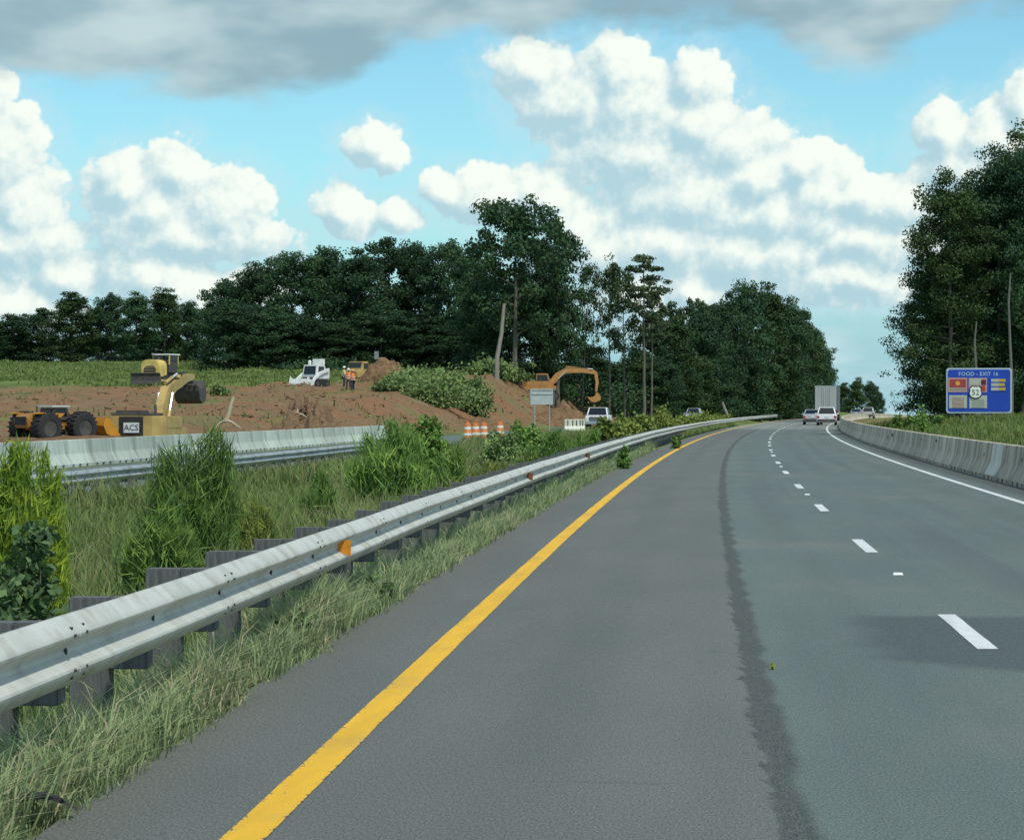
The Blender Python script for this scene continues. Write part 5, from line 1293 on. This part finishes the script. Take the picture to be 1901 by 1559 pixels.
for px, py, l_ in ((1878, 500, 'tall thin pale trunk at the right edge of the blue sign'), (1815, 590, 'thin pale trunk rising behind the middle of the blue sign')):
    Z = 152; x = vx(px, Z); g = gxy(x, Z); h_ = at(0, py, Z).z - g; t = thing('slim_trunk', l_, 'tree', (x, Z, g - .2)); q = MB()
    q.tube([(0, 0, 0), (.02, 0, h_ * .25), (-.10, 0, h_ * .55), (-.16, .1, h_ * .8), (-.05, .1, h_)], [.11, .09, .075, .06, .04], 8); q.build('trunk', mat('pale_smooth_bark', (.15, .15, .125), (.10, .10, .085), scale=4, rough=.9, stretch=(2, 2, .6)), t, smooth=True)

# ------------------------------------------------------------------ brush and weeds
M_brush = leafmat('cut_brush_leaves', (0.181, 0.283, 0.085), (0.317, 0.414, 0.137), (0.117, 0.181, 0.073), .2, .8)
M_weed = leafmat('feathery_weed', (0.156, 0.279, 0.061), (0.291, 0.429, 0.088), (0.109, 0.197, 0.055), .3, .9)
M_lime = leafmat('lime_shrub_leaves', (0.309, 0.456, 0.047), (0.463, 0.581, 0.061), (0.169, 0.277, 0.043), .35, 1.2)
M_broad = leafmat('broad_weed_leaves', (0.124, 0.211, 0.082), (0.198, 0.296, 0.102), (0.074, 0.135, 0.064), .2, 1.5)
M_yg = leafmat('yellow_green_weed', (0.252, 0.312, 0.064), (0.357, 0.390, 0.090), (0.126, 0.195, 0.050), .3, .8)
M_stem = mat('weed_stem', (.11, .12, .06), (.15, .13, .08), scale=5, rough=.9)
def shrub(name, label, px, Z, top, wpx, m, ls, n, seed, kind='bush', group=None, base=None, cat='bush', depth=1.0, stems=9, pw=.5):
    r = np.random.default_rng(seed); x = vx(px, Z); g = (gxy(x, Z) if base is None else base) - .05
    H = at(0, top, Z).z - g; R = wpx * Z / FPX / 2
    t = thing(name, label, cat, (x, Z, g), 0, group)
    q = MB(); cents = []
    for k in range(stems):
        az = r.random() * 6.28; e = r.random() ** .5; tip = Vector((math.cos(az) * R * e, math.sin(az) * R * e * depth, H * (1 - .45 * e * e) * (r.uniform(.55, 1.0) if k else 1.0)))
        b = Vector((tip.x * .3, tip.y * .3, 0)); mid = b.lerp(tip, .5) + Vector((r.normal() * R * .08, r.normal() * R * .08, 0))
        q.tube([b, mid, tip], [max(.008, .010 * H), .006 * H, .002 * H], 5, caps=False)
        cents.append((b, mid, tip))
    C = []; D = []
    for i in range(n):
        b, mid, tip = cents[r.integers(stems)]; u = r.random() ** pw; p = b.lerp(mid, u * 2) if u < .5 else mid.lerp(tip, u * 2 - 1)
        spread = R * (.34 if kind == 'bush' else .22) * (1.15 - .6 * u)
        C.append(np.array(p) + r.normal(size=3) * np.array([spread, spread * depth, spread * .7]))
    C = np.array(C); C[:, 2] = np.abs(C[:, 2])
    if kind == 'bush': V, Fa = leaves(C, ls, r, outn=np.stack([C[:, 0], C[:, 1], C[:, 2] * 0], -1) / R, elong=1.3)
    else:
        # narrow upward plumes
        nn = len(C); d = r.normal(size=(nn, 3)) * .5 + np.array([0, 0, 1.0]); d[:, 0] += C[:, 0] / R * .5; d /= np.linalg.norm(d, axis=1)[:, None]
        s = np.cross(d, r.normal(size=(nn, 3))); s /= np.linalg.norm(s, axis=1)[:, None]
        L = (ls * r.uniform(.6, 1.5, nn))[:, None]; W = L * (.045 if m is M_lime else .022 if Z < 50 else .035)
        V = np.stack([C - d * L * .5 - s * W, C - d * L * .5 + s * W, C + d * L * .1 + s * W * .8 , C + d * L * .5, C + d * L * .1 - s * W * .8], 1).reshape(-1, 3); i = np.arange(nn) * 5
        Fa = np.concatenate([np.stack([i, i + 1, i + 2], -1), np.stack([i, i + 2, i + 4], -1), np.stack([i + 4, i + 2, i + 3], -1)])
    q.build('stems', M_stem, t); link('foliage', npmesh('foliage', V, [Fa], m), t)
    return t
shrub('lime_shrub', 'lime-green shrub at the left frame edge behind the guardrail', 24, 20.5, 772, 190, M_lime, .13, 24000, 1, 'plume', stems=26, pw=.75)
shrub('broad_leaf_weed', 'darker broad-leaved weed in front of the lime shrub', 50, 17.8, 915, 130, M_broad, .06, 2400, 2, stems=8, pw=.8)
shrub('lime_shrub', 'lime-green spray right of the left-edge shrub, above the dark weed', 80, 21.6, 830, 110, M_lime, .12, 9000, 3, 'plume', stems=14, pw=.75)
shrub('feathery_weed', 'tall feathery green weed in front of the pale barrier', 358, 34, 752, 175, M_weed, .26, 17000, 4, 'plume', stems=30, pw=.7)
shrub('feathery_weed', 'low feathery weed at the left foot of the tall one', 300, 31, 900, 130, M_weed, .28, 8000, 5, 'plume', stems=18, pw=.7)
shrub('rounded_bush', 'broad green bush at the right end of the pale barrier', 726, 66, 782, 150, M_weed, .34, 9300, 6, 'plume', pw=.7, stems=22)
shrub('rounded_bush', 'taller darker bush behind the broad green bush', 792, 74, 752, 80, M_weed, .11, 5200, 7, stems=12)
shrub('rounded_bush', 'small dark round bush left below the grey sign back', 975, 105, 748, 56, M_weed, .12, 4500, 8, stems=12)
shrub('rounded_bush', 'low green bush right below the dark round bush', 1026, 84, 784, 66, M_weed, .36, 2790, 9, 'plume', pw=.7, stems=14)
shrub('rounded_bush', 'low dark bush in front of the white pickup', 1092, 92, 792, 70, M_weed, .36, 2604, 10, 'plume', pw=.7, stems=12)
shrub('rounded_bush', 'reddish-green weed patch between the drums and the dark bush', 930, 98, 782, 70, M_brush, .11, 3600, 11, stems=12)
for k, (px, Z, top, w) in enumerate(((1158, 143, 760, 54), (1198, 163, 757, 60), (1240, 190, 751, 64), (1274, 216, 762, 54), (1312, 248, 762, 64), (1120, 125, 776, 44), (1340, 276, 768, 50))):
    shrub('yellow_green_weed', ['yellow-green weed clump just right of the white pickup', 'second yellow-green clump right of the pickup', 'tallest yellow-green clump, left of the oncoming car roof', 'yellow-green clump in front of the oncoming car', 'sunny yellow clump right of the oncoming car', 'small yellow-green clump at the pickup wheel', 'low yellow clump at the foot of the leaning post'][k], px, Z, top, w, M_yg, .17, 2600, 20 + k, stems=10, group='yellow-green weed clumps beyond the guardrail', base=-.6)
for k, (px, Z, top, w) in enumerate(((470, 40, 905, 80), (600, 52, 862, 80), (840, 70, 826, 80), (910, 66, 846, 70), (985, 76, 832, 60), (1060, 100, 800, 50))):
    shrub('feathery_weed', 'low feathery weed in the median grass, %s of the scattered small ones' % ORD[k], px, Z, top, w, M_weed if k % 3 else M_yg, .26 if Z < 50 else .32, 2600, 140 + k, 'plume', stems=16, pw=.8, group='small feathery weeds scattered through the median')
shrub('roadside_weed', 'small dark weed growing under the guardrail by the yellow line', 1158, 72, 828, 26, M_weed, .09, 500, 31, stems=6, base=-.05)
shrub('roadside_weed', 'small weed at the guardrail foot farther along the curve', 1256, 108, 798, 20, M_weed, .10, 350, 32, stems=5, base=-.05)
shrub('roadside_weed', 'dark leafy weed at a guardrail post behind the amber reflector', 700, 22.3, 1045, 50, M_broad, .06, 500, 33, stems=6, base=-.1)
shrub('roadside_weed', 'leafy weed between guardrail posts left of the amber reflector', 538, 18.2, 1085, 60, M_broad, .07, 600, 34, stems=7, base=-.12)
for k, (px, Z, top, w) in enumerate(((752, 232, 688, 90), (800, 228, 677, 110), (852, 230, 684, 90), (815, 218, 708, 130), (728, 220, 712, 70), (885, 226, 702, 60))):
    shrub('brush_pile', ['left shoulder of the leafy cut brush by the workers', 'highest clump of the leafy cut brush', 'right clump of the leafy cut brush', 'low front of the leafy cut brush', 'low brush nearest the workers', 'small brush clump beside the red heap'][k], px, Z, top, w, M_brush, .22, 2600, 40 + k, stems=12, group='leafy cut brush in front of the dark wood', cat='brush')
for k in range(12):
    px = [905, 940, 985, 1040, 1080, 1125, 1165, 640, 600, 560, 500, 450][k]; Z = [276, 280, 300, 300, 305, 318, 322, 300, 305, 306, 312, 316][k]
    shrub('wood_edge_shrub', 'dark shrub at the foot of the woods, %s counting from the middle' % ORD[k] if k < 7 else 'shrub at the foot of the big dark wood, %s from the right' % ORD[k - 7], px, Z, 668 + (k * 17 % 22), 80, M_brush if k < 3 else M_oak, .30, 1300, 60 + k, stems=10, group='shrubs along the foot of the woods')
for k, (px, Z, top, w) in enumerate(((1712, 128, 752, 34), (1668, 150, 770, 26), (1690, 146, 766, 22), (1890, 96, 806, 30), (1740, 142, 762, 30))):
    shrub('bank_weed', ['weedy clump left of the blue sign on the bank', 'small weed at the left end of the right bank', 'low weed on the right bank skyline', 'yellow-flowering clump above the barrier at the right frame edge', 'dark weed at the left foot of the blue sign'][k], px, Z, top, w, M_yg if k == 3 else M_weed, .12, 500, 80 + k, stems=7, group='weeds on the right bank')
shrub('seam_weed', 'tiny yellowish weed sprouting from the road seam', 1437, 16.7, 1229, 20, M_yg, .022, 40, 91, stems=4, base=-.02, cat='weed')
shrub('clay_weed', 'small green weed tuft on the clay right of the yellow tracked machine', 408, 205, 712, 34, M_brush, .2, 400, 92, stems=6, cat='weed')

# ------------------------------------------------------------------ grass
def grassmat(name, base, tip, dry, dry_lo=.55, dry_hi=.72):
    m = bpy.data.materials.new(name); m.use_nodes = True; nt = m.node_tree; bs = nt.nodes['Principled BSDF']; L = nt.links.new
    bs.inputs['Roughness'].default_value = .7; bs.inputs['Specular IOR Level'].default_value = .25
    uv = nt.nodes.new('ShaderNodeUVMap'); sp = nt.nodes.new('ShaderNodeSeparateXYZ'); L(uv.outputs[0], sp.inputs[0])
    def mix(f, x, y):
        q = nt.nodes.new('ShaderNodeMix'); q.data_type = 'RGBA'; L(f, q.inputs[0])
        for s, v in ((q.inputs[6], x), (q.inputs[7], y)):
            if isinstance(v, tuple): s.default_value = (*v, 1)
            else: L(v, s)
        return q.outputs[2]
    r = nt.nodes.new('ShaderNodeMapRange'); r.inputs[1].default_value = dry_lo; r.inputs[2].default_value = dry_hi; L(sp.outputs[0], r.inputs[0])
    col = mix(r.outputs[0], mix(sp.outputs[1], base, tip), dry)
    L(col, bs.inputs['Base Color'])
    t = nt.nodes.new('ShaderNodeBsdfTranslucent'); ms = nt.nodes.new('ShaderNodeMixShader'); ms.inputs[0].default_value = .3
    L(col, t.inputs[0]); L(bs.outputs[0], ms.inputs[1]); L(t.outputs[0], ms.inputs[2]); L(ms.outputs[0], nt.nodes['Material Output'].inputs[0])
    return m
def blades(name, X, Z, zb, h, w, lean, m, r, colr):
    n = len(X); az = r.random(n) * 6.283; la = r.random(n) * 6.283
    bx, by = np.cos(az) * w / 2, np.sin(az) * w / 2; lx, ly = np.cos(la) * lean * h, np.sin(la) * lean * h
    P = np.stack([X, Z, zb], -1); o = np.zeros(n)
    v0 = P + np.stack([-bx, -by, o - .02], -1); v1 = P + np.stack([bx, by, o - .02], -1)
    m0 = P + np.stack([lx * .3 - bx * .8, ly * .3 - by * .8, h * .55], -1); m1 = P + np.stack([lx * .3 + bx * .8, ly * .3 + by * .8, h * .55], -1)
    tp = P + np.stack([lx, ly, h * (1 - .35 * lean)], -1)
    V = np.stack([v0, v1, m1, m0, tp], 1).reshape(-1, 3); i = np.arange(n) * 5
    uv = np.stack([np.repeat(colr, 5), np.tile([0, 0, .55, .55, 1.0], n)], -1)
    o = link(name, npmesh(name, V, [np.stack([i, i + 1, i + 2, i + 3], -1), np.stack([i + 3, i + 2, i + 4], -1)], m, uv=uv)); return o
r = np.random.default_rng(99)
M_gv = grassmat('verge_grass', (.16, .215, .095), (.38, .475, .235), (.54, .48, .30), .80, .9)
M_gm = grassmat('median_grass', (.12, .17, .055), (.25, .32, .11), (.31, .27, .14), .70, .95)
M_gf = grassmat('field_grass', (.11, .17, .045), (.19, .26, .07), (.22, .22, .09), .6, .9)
# verge between the asphalt and the guardrail, clumped
n = 62000; Zb = 9.5 + (r.random(n) ** 2.0) * 95; db = -.78 - np.abs(r.normal(size=n)) * .32 - r.random(n) * .25
cl = fbm(Zb * 1.3, db * 3.0, 3); keep = cl > -.42 + np.clip(-.95 - db, -.2, .3) * -.9; Zb, db, cl = Zb[keep], db[keep], cl[keep]
db = db + edge_n(Zb) * .8
hh = (.08 + .24 * r.random(len(Zb)) ** 1.6) * (1.0 + cl * .9) * np.interp(db, [-1.6, -1.2, -.85, -.7], [1.5, 1.35, .8, .45])
tuft = sstep(.12, .4, fbm(Zb * .55 + 9, db + 2, 2)); hh = np.clip(hh * (1 + 1.1 * tuft), .03, .6)
sc_d = np.hypot(yel(Zb) + db - vx(62, 10.45), Zb - 10.2); hh = hh * np.interp(sc_d, [.12, .45], [.25, 1])
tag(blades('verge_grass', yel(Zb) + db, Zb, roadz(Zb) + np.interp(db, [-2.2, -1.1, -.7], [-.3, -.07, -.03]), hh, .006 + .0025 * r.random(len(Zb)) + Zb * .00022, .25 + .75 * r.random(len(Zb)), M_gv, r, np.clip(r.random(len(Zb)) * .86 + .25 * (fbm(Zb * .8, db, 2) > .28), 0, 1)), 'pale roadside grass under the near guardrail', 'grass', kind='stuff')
# long arching blades nearest the car
n = 2600; Zb = 9.3 + (r.random(n) ** 1.6) * 16; db = -.92 - np.abs(r.normal(size=n)) * .22; tf = fbm(Zb * .9, db * 2 + 7, 3); k = tf > -.12; Zb, db = Zb[k], db[k]
tag(blades('long_grass', yel(Zb) + db, Zb, roadz(Zb) - .05, .22 + .30 * r.random(len(Zb)), .008 + .005 * r.random(len(Zb)), .35 + .7 * r.random(len(Zb)), M_gv, r, np.clip(r.random(len(Zb)) * 1.02, 0, 1)), 'long arching grass blades at the lower left corner', 'grass', kind='stuff')
# clods and sticks scattered over the graded clay
n = 5200; Zb = 128 + r.random(n) * 190; px = r.random(n) * 1120; X = (px - 950.5) * Zb / FPX; db = X - yel(Zb)
k = (db < -20) & (Zb < np.maximum(np.interp(db, [-85, -40], [183, 228]), np.interp(db, [-42, -28], [225, 345]))) & (fbm(db * .2, Zb * .15, 3) > -.12); X, Zb, db = X[k], Zb[k], db[k]; n = len(X)
sz = .05 + .17 * r.random(n) ** 3; base_ = np.stack([X, Zb, ground(Zb, db) + sz * .25], -1)
O = np.array([[1, 0, 0], [-.3, .9, 0], [-.8, -.7, .1], [.1, 0, .75], [.2, .1, -.6]]) * 1.0
V = (base_[:, None, :] + O[None] * sz[:, None, None] * r.uniform(.6, 1.4, (n, 5, 3))).reshape(-1, 3); i = np.arange(n) * 5
FF = np.concatenate([np.stack([i + a, i + b, i + c], -1) for a, b, c in ((0, 1, 3), (1, 2, 3), (2, 0, 3), (1, 0, 4), (2, 1, 4), (0, 2, 4))])
tag(link('clay_clods', npmesh('clay_clods', V, [FF], mat('clod_clay', (.14, .085, .05), (.27, .18, .11), scale=.9, rough=1.0, spec=.1))), 'clods and stones strewn over the graded clay slope', 'clods', kind='stuff')
# tall median grass
n = 165000; Zb = 13 + (r.random(n) ** 1.25) * 240; db = -1.45 - r.random(n) * 10.6
cl = fbm(Zb * .33, db * .5, 4)
hh = (.14 + .50 * r.random(n) ** 1.3) * (1 + cl * 1.2) * np.interp(db, [-12.2, -10, -4, -1.4], [.95, 1.15, 1.05, .6]); hh = np.clip(hh, .08, 1.25)
gzz = ground(Zb, db)
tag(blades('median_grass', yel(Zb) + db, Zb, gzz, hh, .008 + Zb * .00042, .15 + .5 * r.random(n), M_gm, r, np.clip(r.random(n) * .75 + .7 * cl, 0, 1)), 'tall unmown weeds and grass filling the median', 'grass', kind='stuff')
# field on the left rise
n = 60000; Zb = 150 + r.random(n) * 250; px = r.random(n) * 1000 - 60; X = (px - 950.5) * Zb / FPX; db = X - yel(Zb)
lim = np.maximum(np.interp(db, [-85, -40], [183, 228]), np.interp(db, [-42, -28], [225, 345])) + fbm(db * .06, Zb * .05, 3) * 50
k = (Zb > lim - 4) | (r.random(n) < .018 + .10 * (fbm(db * .16, Zb * .12, 3) > .22)); k &= db < -19.5; Zb, X, db = Zb[k], X[k], db[k]
tag(blades('field_grass', X, Zb, ground(Zb, db), .18 + .38 * r.random(len(Zb)), .07 + .08 * r.random(len(Zb)), .3 + .5 * r.random(len(Zb)), M_gf, r, r.random(len(Zb)) * .9), 'grass covering the field below the far-left tree line', 'grass', kind='stuff')
# right bank
n = 26000; Zb = 40 + r.random(n) ** 1.2 * 170; db = 9.0 + r.random(n) ** 1.3 * 14
tag(blades('bank_grass', yel(Zb) + db, Zb, ground(Zb, db), (.14 + .30 * r.random(n)) * (1 + fbm(db, Zb * .4, 3)), .014 + Zb * .0003, .3 + .5 * r.random(n), M_gf, r, r.random(n) * .95), 'grass on the bank behind the right-hand barrier', 'grass', kind='stuff')
# ------------------------------------------------------------------ small debris
t = thing('tyre_scrap', 'torn black tyre scrap lying in the grass at the lower left corner', 'debris', (vx(62, 10.45), 10.45, roadz(10.45) + .03), .4, None, 1.15)
q = MB(); nn = 9
for j in range(nn):
    pass
rings = []
for j in range(nn):
    a = -.9 + 1.8 * j / (nn - 1); w = .05 + .02 * math.sin(j * 2.1); rings.append([(math.sin(a) * .13, -w, .07 * math.cos(a) + .005 * math.sin(j * 3)), (math.sin(a) * .13, w, .07 * math.cos(a)), (math.sin(a) * .11, w, .055 * math.cos(a)), (math.sin(a) * .11, -w, .055 * math.cos(a))])
q.loft(rings); tr0 = q.build('tread_strip', M_blk, t)
q = MB(); q.box((.1, .03, .035), (.12, .05, .012), Matrix.Rotation(.5, 3, 'Y')); q.build('cord_flap', M_drk, t)
M_lit = mat('pale_litter', (.45, .50, .45), rough=.7)
for k, (px, Z) in enumerate(((640, 46), (690, 52), (745, 56))):
    x = vx(px, Z); t = thing('litter', ['pale scrap of litter on the median, left of the broad bush', 'pale plastic scrap lying below the broad bush', 'pale scrap of litter right below the broad bush'][k], 'litter', (x, Z, gxy(x, Z) + .32), random.random() * 3, 'pale scraps in the median grass')
    q = MB(); q.add([(-.35, -.1, 0), (.05, -.14, .05), (.38, -.04, .01), (.3, .12, .04), (-.08, .1, .0), (-.33, .1, .06), (0, 0, .08)], [(0, 1, 6), (1, 2, 6), (2, 3, 6), (3, 4, 6), (4, 5, 6), (5, 0, 6)]); q.build('sheet', M_lit, t)
